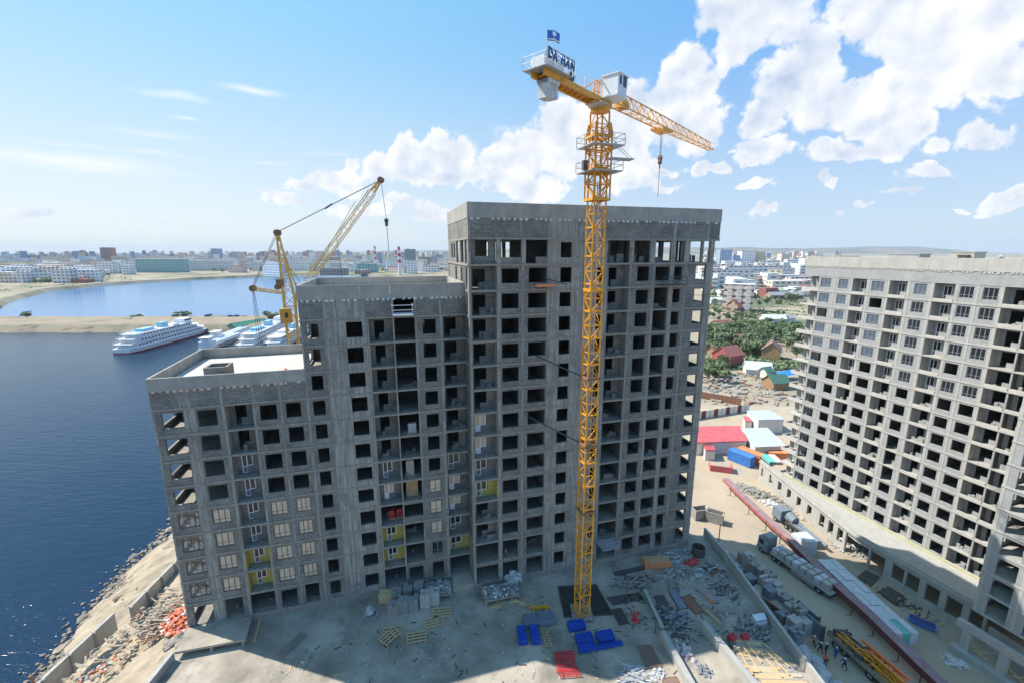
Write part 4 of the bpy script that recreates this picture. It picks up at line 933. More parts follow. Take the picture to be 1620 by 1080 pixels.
def cruise(name, label, loc, rot, L=78, W=12, decks=3, blue=True, dh=2.5, group=None):
    T = thing(name, label, 'ship', loc, rot)
    g = MB(); hull(g, L, W, -.3, .5); g.build('waterline_belt', M['ship_r'], T)
    g = MB(); hull(g, L, W*1.02, .5, 2.6); g.build('hull', M['ship_w'], T)
    z = 2.6
    for d in range(decks):
        a = L*(.04+.035*d); b = L*(.93-.07*d); ww = W*(.92-.06*d)
        g = MB(); g.prism([(a,-ww*.42),(a+3,-ww/2),(b-5,-ww/2),(b,-ww*.2),(b,ww*.2),(b-5,ww/2),(a+3,ww/2),(a,ww*.42)], z, z+dh-.25)
        g.prism([(a-2,-ww*.5),(a+2,-ww*.56),(b-4,-ww*.56),(b+1.5,-ww*.2),(b+1.5,ww*.2),(b-4,ww*.56),(a+2,ww*.56),(a-2,ww*.5)], z+dh-.25, z+dh)
        o = g.build('deck_house', M['ship_w'], T)
        k = a+4; g = MB()
        while k < b-7:
            for s_ in (-1,1): g.box(k,k+1.5,*(sorted((s_*(ww/2-.02),s_*(ww/2+.04)))),z+.9,z+1.7)
            k += 2.6
        g.build('window_row', M['glassd'], o)
        r = MB(); railing(r, [(a-1.5,-ww*.55,z+dh),(b-4,-ww*.55,z+dh)], 1.0, .1, step=3); railing(r, [(a-1.5,ww*.55,z+dh),(b-4,ww*.55,z+dh)], 1.0, .1, step=3); r.build('railing', M['ship_w'], o)
        z += dh
    g = MB(); g.box(L*.16,L*.34,-W*.3,W*.3,z,z+.35); g.box(L*.2,L*.32,-W*.22,W*.22,z+.35,z+1.6); g.build('awning', M['ship_b'] if blue else M['ship_w'], T)
    g = MB(); g.prism([(L*.66,-W*.3),(L*.76,-W*.26),(L*.78,0),(L*.76,W*.26),(L*.66,W*.3)], z, z+2.6); br = g.build('bridge', M['ship_w'], T)
    g = MB(); g.box(L*.765,L*.785,-W*.2,W*.2,z+1.2,z+2.1); g.box(L*.67,L*.75,-W*.305,-W*.27,z+1.3,z+2.1); g.build('bridge_window', M['glassd'], br)
    g = MB(); g.prism([(L*.42,-1.6),(L*.5,-1.6),(L*.5,1.6),(L*.42,1.6)], z, z+3); g.build('funnel', M['ship_b'], T)
    g = MB(); g.bar((L*.7,0,z+2.6),(L*.69,0,z+8),.2); g.bar((L*.69,-2,z+6),(L*.69,2,z+6),.12); g.build('ship_mast', M['ship_w'], T)
    g = MB()
    for s_ in (-1,1):
        g.cyl((L*.5,s_*W*.42,z+.4),(L*.56,s_*W*.42,z+.4),.7,8)
    g.build('lifeboat', M['ship_w'], T)
    return T
a = G(214,556,WZ); b = G(334,523,WZ); d = b-a
cruise('cruise_ship', 'long white river cruise ship with a blue awning moored alone against the sandy spit', (a.x-3,a.y-6,WZ), math.atan2(d.y,d.x), L=d.length*1.06, W=11.5)
a = G(385,560,WZ); b = G(462,520,WZ); d = b-a
cruise('passenger_ship', 'white and teal passenger ship with rows of cabin windows moored beside the old yellow crane', (a.x,a.y,WZ), math.atan2(d.y,d.x), L=d.length*1.05, W=10, decks=3)
b2 = b+Vector((13,6,0)); a2 = a+Vector((13,6,0))
cruise('passenger_ship', 'second white passenger ship moored on the far side of the teal and white one', (a2.x,a2.y,WZ), math.atan2(d.y,d.x), L=d.length*1.02, W=9, decks=2, blue=False)
M['rust_hull'] = mat('faded_hull', (.34,.20,.18), .7, (.48,.36,.33), .6)
def tanker(label, a, b, W=8):
    d = b-a; L = d.length; T = thing('tank_vessel', label, 'ship', (a.x,a.y,WZ), math.atan2(d.y,d.x))
    g = MB(); hull(g, L, W, -.3, 1.2); g.build('hull', M['rust_hull'], T)
    g = MB(); g.cyl((L*.22,-1.7,2.7),(L*.88,-1.7,2.7),1.5,14); g.build('tank', M['ship_w'], T)
    g = MB(); g.cyl((L*.22,1.7,2.7),(L*.88,1.7,2.7),1.5,14); g.build('tank', M['ship_w'], T)
    g = MB(); g.box(L*.03,L*.19,-W*.4,W*.4,1.2,5.4); g.box(L*.05,L*.15,-W*.3,W*.3,5.4,7.6); g.box(L*.02,L*.17,-W*.36,W*.36,7.6,7.8); o = g.build('deck_house', M['ship_w'], T)
    g = MB(); g.box(L*.152,L*.158,-W*.26,W*.26,6.2,7.1); g.build('window_row', M['glassd'], o)
tanker('low white tank vessel with a reddish deck moored nearest the low section roof', G(322,556,WZ), G(380,533,WZ))
tanker('white tank vessel moored just beyond the first one, half hidden by it', G(322,548,WZ)+Vector((2,6,0)), G(384,524,WZ)+Vector((2,4,0)), 7)
p = G(392,522,WZ); T = thing('floating_pier', 'floating pier house under a dark green pitched roof between the ships and the sandy spit', 'pier', tuple(p), 1.2)
g = MB(); g.box(-14,16,-5,5,0,1.2); g.build('pontoon', M['rust'], T)
g = MB(); g.box(-12,14,-4,4,1.2,4.0); g.build('wall', M['white_wall'], T)
g = MB(); g.face([(-13,-5,4),(15,-5,4),(15,0,7),(-13,0,7)]); g.face([(-13,0,7),(15,0,7),(15,5,4),(-13,5,4)]); g.face([(-13,-5,4),(-13,0,7),(-13,5,4)]); g.face([(15,-5,4),(15,5,4),(15,0,7)]); g.build('roof', M['green_roof'], T)
# ------------------------------------------------------------------ vegetation
def tree_mesh(seed, h, r, n, lm):
    rng = random.Random(seed); c = MB(); t = MB()
    t.cyl((0,0,0),(rng.uniform(-.2,.2),0,h*.45),.05*h*.5,7,.03*h*.5)
    tips = []
    for k in range(6):
        a = rng.random()*6.28; e = Vector((cos(a)*r*.55, sin(a)*r*.55, h*rng.uniform(.5,.85))); t.cyl((0,0,h*rng.uniform(.2,.42)), e, .012*h, 5, .005*h); tips.append(e)
    tips += [Vector((rng.gauss(0,r*.35), rng.gauss(0,r*.35), h*rng.uniform(.35,.9))) for _ in range(7)]
    for k in range(n):
        q = rng.choice(tips); rr = r*rng.uniform(.22,.45)
        d = Vector((rng.gauss(0,1),rng.gauss(0,1),rng.gauss(0,.8))).normalized()*rr*rng.uniform(.6,1.1); p = q+d
        if p.z < h*.12: p.z = h*.12+rng.random()*.3
        s = r*rng.uniform(.07,.14); nv = (d.normalized()+Vector((rng.gauss(0,.5),rng.gauss(0,.5),rng.gauss(0,.5)))).normalized()
        u = nv.orthogonal().normalized()*s; v = nv.cross(u).normalized()*s*rng.uniform(.6,1)
        c.face([p-u-v, p+u-v*.6, p+u*.7+v, p-u*.8+v])
    return c.mesh('crown', lm), t.mesh('trunk', M['bark'])
def where_t(x, y):
    px = 810+FPX*x/(y*cos(PITCH)-(SZ-CH)*sin(PITCH))
    if px < 500: return ('left shore','left shore behind a gap','far shore middle','far shore right')[min(3,int(px/125))]
    return '%s, %s' % (('left edge','left third','middle','right third','right edge')[max(0,min(4,int((px-1115)/30)))], ('near side','just behind the near side','middle depth','far side')[int(y/16) % 4])
TM = [tree_mesh(k, 7, 3.1, 420, M['leaf' if k % 2 else 'leaf2']) for k in range(4)]
def tree(x, y, z, s, k, label, group, name='tree', cat='tree', sz=1):
    if group: label = '%s %s %s, %s' % ('pale' if k % 2 == 0 else 'dark', 'small' if s < .95 else 'tall' if s > 1.15 else 'mid-sized', label, ('nearest row','second row','third row','far row','farthest row')[min(4,int((y*7.3+x) % 5))] if 0 else ('far left','left','middle','right','far right')[int(abs(x*13)) % 5] if 0 else where_t(x, y))
    T = thing(name, label, cat, (x,y,z), k*1.3, group); T.scale = (s,s,s*sz)
    a, b = TM[k % 4]; obj('crown', a, T); obj('trunk', b, T); return T
# ------------------------------------------------------------------ city and village
def facade_mat(name, wall, win, bw=7.5, bh=5.4, ms=1.7):
    m, nt, N, L, B = nodes(name); B.inputs['Roughness'].default_value = .8
    tc = N.new('ShaderNodeTexCoord'); sp = N.new('ShaderNodeSeparateXYZ'); L.new(tc.outputs['Object'], sp.inputs[0])
    ad = N.new('ShaderNodeMath'); L.new(sp.outputs[0], ad.inputs[0]); L.new(sp.outputs[1], ad.inputs[1])
    cb = N.new('ShaderNodeCombineXYZ'); L.new(ad.outputs[0], cb.inputs[0]); L.new(sp.outputs[2], cb.inputs[1])
    br = N.new('ShaderNodeTexBrick'); br.offset = 0; L.new(cb.outputs[0], br.inputs[0]); br.inputs['Scale'].default_value = 1
    br.inputs['Brick Width'].default_value = bw; br.inputs['Row Height'].default_value = bh; br.inputs['Mortar Size'].default_value = ms
    for k, c in (('Color1', win), ('Color2', tuple(x*1.5 for x in win)), ('Mortar', wall)): br.inputs[k].default_value = (*c, 1)
    L.new(br.outputs['Color'], B.inputs['Base Color']); return m
WALLS = {'beige': (0.71, 0.63, 0.52), 'pale grey': (0.68, 0.68, 0.68), 'white': (0.85, 0.85, 0.85), 'brick red': (0.46, 0.21, 0.17), 'sand yellow': (0.73, 0.61, 0.41), 'blue grey': (0.32, 0.41, 0.54), 'pinkish': (0.76, 0.59, 0.52), 'dark grey': (0.27, 0.29, 0.33), 'teal': (0.32, 0.51, 0.51), 'brown': (0.41, 0.3, 0.23)}
WM = {k: facade_mat('facade_'+k.replace(' ','_'), v, tuple(x*.22 for x in v)) for k, v in WALLS.items()}
ROOFM = {k: mat('roof_'+k, c, .8) for k, c in (('grey',(.24,.25,.26)),('red',(.28,.10,.08)),('pale',(.5,.5,.5)),('brown',(.22,.13,.10)),('green',(.06,.15,.11)),('blue',(.08,.2,.45)))}
def block(x, y, w, d, h, rot, wall, label, group=None, roof='grey', gable=0, name='city_building', z=SZ, cat='building', extras=True):
    T = thing(name, label, cat, (x,y,z), rot, group)
    g = MB(); g.box(-w/2,w/2,-d/2,d/2,0,h)
    if gable:
        g.face([(-w/2,-d/2,h),(-w/2,d/2,h),(-w/2,0,h+gable)]); g.face([(w/2,-d/2,h),(w/2,0,h+gable),(w/2,d/2,h)])
    g.build('wall', WM[wall] if isinstance(wall, str) else wall, T); r = MB()
    if gable:
        o = .5; s = gable/(d/2)*o
        for sg in (-1,1):
            A = [(-w/2-o,sg*(d/2+o),h-s),(w/2+o,sg*(d/2+o),h-s),(w/2+o,0,h+gable),(-w/2-o,0,h+gable)]
            r.hexa([*(A if sg < 0 else [A[1],A[0],A[3],A[2]]), *[(p[0],p[1],p[2]+.18) for p in (A if sg < 0 else [A[1],A[0],A[3],A[2]])]])
    else:
        r.box(-w/2-.3,w/2+.3,-d/2-.3,d/2+.3,h,h+.6)
        if extras and h > 14:
            for k in range(max(1,int(w/28))): r.box(-w/2+8+k*26,-w/2+12+k*26,-2,2,h+.6,h+3.2)
    r.build('roof', ROOFM[roof], T); return T
def at(px, Y, z=SZ):                     # sideways place for a thing standing Y metres away
    return ((px-810)/FPX*(Y*cos(PITCH)-(z-CH)*sin(PITCH)), Y)
rng = random.Random(11)
def where(px):
    for a, t in ((110,'above the left end of the lake'),(215,'left of the long teal block'),(300,'beyond the long teal block'),(430,'beyond the lake, left of the old crane'),(520,'between the old crane and its raised jib'),(640,'right of the raised jib'),(800,'just left of the tall section'),(1170,'just right of the tall section'),(1230,'in the distance between the two unfinished blocks')):
        if px < a: return t
    return 'near the left end of the right-hand block'
SZN = [(12,'four-storey'),(17,'five-storey'),(30,'nine-storey'),(44,'twelve-storey'),(80,'tower-like')]
def city(n, px0, px1, y0, y1, hs, walls, seed, power=1.0):
    r = random.Random(seed)
    for k in range(n):
        px = r.uniform(px0,px1); t = ((k+r.random())/n)**power; Y = y0+(y1-y0)*t; x, y = at(px, Y)
        if 205 < px < 372 and Y < 1300: Y += 420; x, y = at(px, Y)
        h = r.choice(hs); tall = h > 32
        w = r.uniform(14,26) if tall else r.uniform(18,62); d = r.uniform(12,17); wl = r.choice(walls)
        st = next(s for a, s in SZN if h <= a)
        block(x, y, w, d, h, r.choice([0,.28,-.2,1.4,.12,-.5]), wl, '%s %s %s city block %s, %s' % ('narrow' if w < 34 else 'long', wl, st, where(px), ('front row','second row','third row','back row')[min(3,int(t*4))]), 'city blocks on the horizon', r.choice(['grey','grey','pale','red']), extras=tall)
city(72, -30, 470, 900, 2300, [12,15,15,28,28,30], ['beige','pale grey','white','sand yellow','pinkish','white'], 1, 1.2)
city(60, -20, 480, 1700, 3800, [15,28,30,42,48,55], ['brick red','pale grey','blue grey','pinkish','beige','dark grey','white'], 2)
city(78, 462, 745, 980, 3000, [9,9,15,15,28,30], ['beige','pale grey','white','pinkish','brown','pale grey','white'], 3)
city(26, 470, 745, 2300, 4200, [30,42,48,55], ['blue grey','pale grey','brick red','beige','dark grey'], 4)
city(58, 1115, 1290, 620, 2400, [8,12,15,15,28], ['pale grey','beige','pale grey','white','pinkish','pale grey'], 5, .9)
city(20, 1115, 1330, 1800, 3900, [28,42,50], ['white','sand yellow','blue grey','pale grey'], 6)
def far_city():
    r = random.Random(77); mb = MB(); ms = [WM[k] for k in ('white','pale grey','beige','pinkish','blue grey','brick red')]+[ROOFM['red'],ROOFM['pale'],ROOFM['green'],M['leaf2']]
    for k in range(5200):
        reg = r.random()
        if reg < .07: px = r.uniform(-20,150); Y = r.uniform(760,1010)
        elif reg < .62: px = r.uniform(-20,745); Y = r.uniform(1010,5000) if px < 330 else r.uniform(1160,4600)
        else: px = r.uniform(1112,1300); Y = r.uniform(520,4200)
        if 205 < px < 372 and Y < 1280: continue
        x, y = at(px, Y); t = r.random(); a = r.choice([0,.28,1.3,-.3])
        if t < .50: mb.rbox((x,y,SZ), r.uniform(8,24), r.uniform(8,14), r.uniform(4,11), a, r.choice([0,1,2,6,7,3,6,7]))
        elif t < .72: mb.rbox((x,y,SZ), r.uniform(14,50), r.uniform(12,15), r.uniform(13,27), a, r.choice([0,1,2,3,0,1]))
        elif t < .78 and Y > 1800: mb.rbox((x,y,SZ), r.uniform(14,22), r.uniform(14,20), r.uniform(28,52), a, r.choice([0,1,2,3,4,5]))
        else: mb.rock((x,y,SZ+2), r.uniform(4,9), r, 9, .8)
    mb.build('far_city', ms, label='countless small roofs and blocks of the hazy far city', cat='city', kind='stuff')
far_city()
x, y = at(259, 1130); block(x, y, 122, 15, 33, .03, 'teal', 'long nine-storey teal and grey block with a pale roof edge on the far lake shore', roof='pale', name='apartment_block')
x, y = at(336, 1230); block(x, y, 110, 15, 27, .05, 'pale grey', 'long pale grey block with tree line at its foot, right of the teal block', roof='pale', name='apartment_block')
x, y = at(90, 1350); block(x, y, 70, 16, 38, 0, 'beige', 'broad beige nine-storey block above the left lake shore', name='apartment_block')
x, y = at(174, 2200); block(x, y, 55, 26, 68, 0, 'brick red', 'square dark red tower standing out above the roofs far left', name='tower_block')
x, y = at(345, 2000); block(x, y, 36, 26, 62, 0, 'blue grey', 'dark blue-grey round-looking tower on the skyline left of the old crane', name='tower_block')
x, y = at(475, 1230); block(x, y, 60, 16, 33, .1, 'white', 'white nine-storey block with balconies just right of the old crane mast', name='apartment_block')
x, y = at(582, 1120); block(x, y, 48, 20, 22, .1, 'teal', 'green and white office block near the striped chimneys', name='office_block')
x, y = at(650, 1500); block(x, y, 34, 20, 58, .1, 'dark grey', 'pair-like dark glass tower right of the second chimney', name='tower_block')
for px, Y, r_, h, lb in ((595,1280,3.6,66,'left red and white banded chimney stack in the city'),(633,980,4.4,62,'right and nearer red and white banded chimney stack in the city')):
    x, y = at(px, Y); T = thing('chimney_stack', lb, 'chimney', (x,y,SZ)); n = 9
    for k in range(n):
        g = MB(); f = lambda q: r_*(1-.35*q/n); g.cyl((0,0,h*k/n),(0,0,h*(k+1)/n),f(k),14,f(k+1)); g.build('band', M['red' if (k % 2 == 0 and k > 2) else 'cab_w'], T)
# right-hand middle distance
x, y = at(1166, 400); T = block(x, y, 24, 15, 24, -.5, 'pinkish', 'pale pink block with stacked loggias standing alone beyond the village', roof='pale', name='apartment_block', extras=False)
g = MB()
for k in range(7):
    for xx in (-9,-1.5,6): g.box(xx,xx+4,-7.9,-7.5,2.2+k*3,4.4+k*3)
g.build('loggia', M['white_wall'], T)
for px, Y, w_, h_, rt in ((1145,640,70,27,-.1),(1185,700,80,30,-.05),(1220,820,60,27,.1),(1135,820,60,27,.2)):
    x, y = at(px, Y); block(x, y, w_, 15, h_, rt, 'pale grey', 'grey panel-built block %s' % {1145:'nearest the tall section beyond the trees',1185:'in the middle of the row behind the pink block',1220:'at the right end of the row behind the pink block',1135:'second behind the tall section edge'}[px], name='apartment_block')
for px, Y, w_, h_, wl in ((1178,1300,40,52,'white'),(1196,1320,34,50,'sand yellow'),(1143,1250,34,56,'blue grey'),(1160,1290,22,40,'blue grey'),(1237,1400,28,44,'beige'),(1272,1150,20,34,'white')):
    x, y = at(px, Y); block(x, y, w_, 22, h_, .1, wl, '%s high-rise on the skyline %s' % (wl, {1178:'left of the yellow one',1196:'of sandy yellow beside the white one',1143:'nearest the tall section',1160:'in the gap beside the taller dark one',1237:'standing alone before the hill',1272:'touching the right-hand block'}[px]), name='tower_block')
M['timber'] = mat('timber_wall', (.27,.16,.08), .85, (.38,.25,.14), 1.5)
M['red_side'] = mat('weathered_red_sheet', (.36,.06,.05), .6, (.46,.12,.10), 1)
for px, Y, w_, d_, h_, rt, wl, rf, gb, lb in (
    (1150,207,11,9,5.5,.5,M['red_side'],'red',3.6,'wooden house with a wide faded red roof and red porch below the trees'),
    (1136,222,9,6,3.5,.2,M['timber'],'red',2.4,'small annex with dark red roof left of the red-roofed house'),
    (1171,252,17,7,3.6,-.05,M['timber'],'brown',2.6,'long barn with brown roof behind the red-roofed house'),
    (1219,218,10,8,5.5,1.0,M['timber'],'brown',3.6,'two-storey timber house with a steep brown roof at the edge of the trees'),
    (1197,190,10,7,3.0,-.3,M['white_wall'],'pale',2.6,'white shack under a grey roof in the cluttered lots'),
    (1226,170,7,6,3.0,.2,M['timber'],'green',2.4,'small house with a green roof beside the yellow dirt path'),
    (1212,186,5,4,2.8,.4,M['white_wall'],'green',1.6,'narrow shed with a bright green roof above the green-roofed house'),
    (1163,395,14,10,6,.7,'brown','red',5,'dark red house with steep gables in front of the pink block'),
    (1222,330,16,8,4,-.1,M['white_wall'],'pale',2.5,'long white house among the bushes below the pink block'),
    (1240,335,12,8,3.5,.1,M['white_wall'],'grey',2.0,'low grey-roofed house right of the long white one'),
    (1205,560,60,12,5,-.1,M['white_wall'],'pale',3,'long low warehouse with a pale roof beyond the bushes'),
    (1240,500,40,10,5,.1,'brown','grey',3,'brown row shed between green plots near the right-hand block'),
    (1140,300,12,8,4,.3,M['timber'],'red',3,'small red-roofed house half hidden behind the tall section'),
    (1130,460,14,9,4,.2,M['white_wall'],'pale',2,'pale low house close to the tall section edge in the distance'),
    (1247,640,90,14,6,.05,'pinkish','red',2.5,'long red-roofed market hall in the distance by the right-hand block'),
    (1225,760,80,16,7,.02,'beige','red',3,'orange-red long roof further behind the market hall')):
    x, y = at(px, Y); block(x, y, w_, d_, h_, rt, wl, lb, roof=rf, gable=gb, name='house', cat='house')
x, y = at(1241, 182); T = thing('tarpaulin_shelter', 'bright blue tarpaulin stretched over a frame beside the right-hand block', 'shelter', (x,y,SZ), .3)
g = MB(); g.face([(-5,-2.5,2.2),(5,-2.5,2.6),(5,0,4.2),(-5,0,3.6)]); g.face([(-5,0,3.6),(5,0,4.2),(5,2.5,2.6),(-5,2.5,2.2)]); g.build('tarpaulin', M['tarp'], T)
g = MB(); [g.bar((sx*4.7,sy*2.3,0),(sx*4.7,sy*2.3,2.3),.12) for sx in (-1,1) for sy in (-1,1)]; g.build('frame', M['grey_wood'], T)
# clutter of boards and scrap in the lots
mb = MB(); r = random.Random(5)
for k in range(300):
    px = r.uniform(1112,1245); Y = r.uniform(150,192); x, y = at(px,Y)
    if r.random() < .5: mb.rbox((x,y,SZ+r.random()*.3), r.uniform(1,5), r.uniform(.2,1.4), r.uniform(.05,.5), r.random()*3, r.choice([0,0,1,2,3]))
    else: mb.rock((x,y,SZ+.2), r.uniform(.3,1.0), r, r.choice([0,1,1,2]))
mb.build('scrap_field', [M['grey_wood'],M['rubble'],M['rubble'],M['rust']], label='strewn boards, rubble and scrap covering the lots beyond the fences', cat='scrap', kind='stuff')
# trees
r = random.Random(21); n = 0
for (px0,px1,y0,y1,cnt,s0,s1,lb,gp) in ((1112,1262,220,290,128,.8,1.35,'tree in the belt behind the village','trees in the belt behind the village'),
        (1120,1260,292,380,42,.6,1.0,'tree below the pink block','trees around the pink block'),
        (1118,1150,170,215,12,.7,1.0,'tree by the lots','trees beside the lots'),
        (1130,1262,420,640,60,.8,1.4,'tree in the far plots','trees in the far plots')):
    for k in range(cnt):
        px = r.uniform(px0,px1); Y = r.uniform(y0,y1)
        if gp[9:12] == 'the' and 1140 < px < 1235 and Y < 262 and r.random() < .55: Y = r.uniform(258, 290)
        x, y = at(px,Y); tree(x,y,SZ,r.uniform(s0,s1),n,lb,gp); n += 1
for px, Y, s, lb in ((42,366,.9,'round bush alone at the left end of the sandy spit'),(287,366,1.0,'wide bush on the spit above the cruise ship bow'),(296,367,.9,'bush touching the wide bush on the spit'),(278,366,.6,'low bush left of the wide bush on the spit'),(331,366,.6,'small bush on the spit beside the parked cars'),(432,350,1.1,'bush on the spit right behind the old crane ropes'),(444,352,1.2,'bush on the spit touching the old crane mast'),(422,375,.8,'bush on the spit left of the old crane mast'),
        (212,360,.6,'dark bush growing down the slope of the spit'),(222,366,.6,'upper dark bush on the slope of the spit'),(205,348,.5,'lowest dark bush at the water edge of the spit')):
    x, y = at(px, Y); zz = SZ+.4; T = tree(x,y,zz-2.6 if Y > 364 else zz-2.6,s*1.7,n,lb,None,'bush','bush',.6); n += 1
for k in range(56):
    px = r.uniform(-10,470); Y = r.uniform(560,1180) if px < 200 else r.uniform(1100,1290); x, y = at(px,Y)
    if px < 200 and x > -735 and Y < 960: continue
    tree(x,y,SZ,r.uniform(1.2,2.2),n,'tree on the far lake shore','trees along the far lake shore','tree','tree',.6); n += 1
for px, Y in ((327,360),(364,359),(374,360),(385,361)):
    x, y = at(px,Y,-7); T = thing('parked_car', {327:'small dark car parked alone on the sandy spit',364:'dark car, leftmost of three on the spit by the old crane ropes',374:'dark car, middle one of three on the spit',385:'white car, rightmost of three on the spit'}[px], 'car', (x,y,-9.35), 0)
    g = MB(); g.box(-2.1,2.1,-.85,.85,.35,.95); g.hexa([(-1.5,-.8,.95),(1.2,-.8,.95),(1.2,.8,.95),(-1.5,.8,.95),(-1.1,-.7,1.45),(.7,-.7,1.45),(.7,.7,1.45),(-1.1,.7,1.45)]); g.build('body', M['cab_w' if px == 385 else 'navy'], T)
    for sx in (-1.3,1.3):
        for sy in (-.8,.8): g = MB(); g.cyl((sx,sy-.1,.35),(sx,sy+.1,.35),.35,10); g.build('wheel', M['black'], T)
# ------------------------------------------------------------------ sheds and containers at the head of the street
def roofed(label, q, h, wall, roof, name='shed', th=.25, slope=0):
    """low building with its four roof corners given on the picture side; walls below"""
    P = [G(x, y, SZ+h) for x, y in q]; c = sum(P, Vector())/4; T = thing(name, label, 'shed', (c.x,c.y,SZ))
    g = MB(); g.prism([((p.x-c.x)*.96,(p.y-c.y)*.96) for p in P], 0, h-.05); g.build('wall', M[wall], T)
    g = MB(); L_ = [(p.x-c.x,p.y-c.y,h+(slope if i in (2,3) else slope+1.0 if slope else 0)) for i, p in enumerate(P)]
    g.hexa([L_[3],L_[2],L_[1],L_[0],*[(a,b,z+th) for a,b,z in (L_[3],L_[2],L_[1],L_[0])]])
    if 'red' in roof:
        a, b, c_, d = [Vector(v)+Vector((0,0,th)) for v in L_]
        for k in range(16): t = (k+.5)/16; g.bar(a.lerp(b,t), d.lerp(c_,t), .12)
    g.build('roof', M[roof], T); return T
roofed('long shed with a bright red ribbed metal roof right behind the tall section', [(1098,675),(1171,674),(1183,698),(1098,701)], 3.4, 'white_wall', 'red_roof')
roofed('flat grey-roofed shed joined to the right end of the red-roofed one', [(1172,678),(1214,677),(1244,706),(1194,708)], 3.6, 'white_wall', 'grey_roof')
roofed('smaller grey-roofed shed with white gable wall beyond the red-roofed one', [(1181,650),(1218,649),(1241,664),(1200,665)], 4.2, 'white_wall', 'grey_roof')
T = roofed('little lean-to with a red canopy at the door of the red-roofed shed', [(1113,705),(1129,705),(1132,713),(1116,713)], 2.6, 'white_wall', 'red_roof')
T = roofed('little red canopy at the corner of the far grey-roofed shed', [(1176,659),(1186,660),(1190,667),(1179,667)], 2.6, 'white_wall', 'red_roof')
def container(label, px, py, L, W, H, rot, m, name='container'):
    p = G(px,py,SZ); T = thing(name, label, 'container', (p.x,p.y,SZ), rot)
    g = MB(); g.box(-L/2,L/2,-W/2,W/2,.1,H); k = -L/2+.3
    while k < L/2-.2: g.box(k,k+.15,-W/2-.05,-W/2+.01,.2,H-.15); g.box(k,k+.15,W/2-.01,W/2+.05,.2,H-.15); k += .4
    g.build('body', M[m], T); g = MB(); g.box(-L/2-.04,L/2+.04,-W/2-.06,W/2+.06,H,H+.06); g.build('roof', M[m], T)
    g = MB(); g.box(L/2,L/2+.05,-W/2+.1,W/2-.1,.25,H-.2); g.build('door', M[m], T); return T
container('blue site container in front of the red-roofed shed', 1172,731, 6, 2.5, 2.7, -1.0, 'blue_cont')
container('orange-brown container standing close behind the blue one', 1186,728, 6, 2.5, 2.7, -1.0, 'orange')
container('orange container half hidden behind the left end of the arcade', 1232,728, 6, 2.5, 2.6, -.1, 'orange')
p = G(1140,742,SZ); T = thing('waste_skip', 'dark red open metal skip in front of the blue container', 'skip', tuple(p), -.3)
for a_, b_ in (((-2.6,-1.6),(2.4,-1.6)),((2.4,-1.6),(2.4,1.2)),((-2.6,1.2),(-2.6,-1.6))):
    g = MB(); g.bar((*a_,.8),(*b_,.8),.12,1.6); g.build('side', M['red_roof'], T)
# fences of the plots beyond
def fence(label, a, b, h, n, cols, name='fence', z=SZ):
    d = b-a; T = thing(name, label, 'fence', tuple(a), math.atan2(d.y,d.x)); L_ = d.xy.length
    for k in range(n): g = MB(); g.box(L_*k/n+.05,L_*(k+1)/n-.05,-.08,.08,0,h); g.build('panel', M[cols[k % len(cols)]], T)
    for k in range(n+1): g = MB(); g.box(L_*k/n-.05,L_*k/n+.049,-.14,.14,0,h+.1); g.build('post', M['concrete'], T)
fence('concrete fence painted in white and maroon panels beyond the red-roofed shed', G(1096,664,SZ), G(1184,650,SZ), 2.6, 14, ['white_wall','white_wall','maroon'])
fence('rusty brown sheet fence running along the far edge of the lots', G(1100,628,SZ), G(1172,641,SZ), 2.6, 12, ['rust'])
# ------------------------------------------------------------------ covered walkway between street and arcade
M['red_side'] = mat('weathered_red_sheet', (.36,.06,.05), .6, (.46,.12,.10), 1)
def walkway():
    q_ = SZ+1.3; pts = [Vector((p.x,p.y,SZ)) for p in (G(1143,762,q_), G(1202,820,q_), G(1247,861,q_), G(1305,921,q_), G(1365,975,q_), G(1445,1055,q_), G(1500,1108,q_))]
    T = thing('covered_walkway', 'long covered pedestrian walkway with maroon roof and side wall along the street', 'walkway', tuple(pts[0])); o = pts[0]
    P = [p-o for p in pts]
    for i, (a, b) in enumerate(zip(P, P[1:])):
        d = (b-a).normalized(); nrm = Vector((-d.y,d.x,0)); g = MB(); h = 2.2
        if nrm.x < 0: nrm = -nrm
        A = [a-nrm*.1, b-nrm*.1, b+nrm*1.25, a+nrm*1.25]
        g.hexa([v+Vector((0,0,h)) for v in A]+[v+Vector((0,0,h+.12)) for v in A]); g.build('roof', M['maroon_top'], T)
        g = MB(); lo = 1.6 if i < 2 else 1.15; k = 0; Ls = (b-a).length; n = int(Ls/2.4)
        for k in range(n):
            u = a.lerp(b,k/n)+Vector((0,0,(h+lo)/2)); v = a.lerp(b,(k+.985)/n)+Vector((0,0,(h+lo)/2)); g.bar(u,v,.07+.02*(k%2),h-lo)
        g.build('side_wall', M['maroon' if i > 1 else 'red_side'], T)
        for k in range(max(2,int(Ls/7))):
            t = (k+.5)/max(2,int(Ls/7)); c = a.lerp(b,t); g = MB(); g.bar(c-nrm*.05,c-nrm*.05+Vector((0,0,h)),.1); g.bar(c+nrm*1.15,c+nrm*1.15+Vector((0,0,h)),.1); g.bar(c-nrm*.9,c-nrm*.05+Vector((0,0,.05)),.07); g.build('post', M['rebar'], T)
walkway()
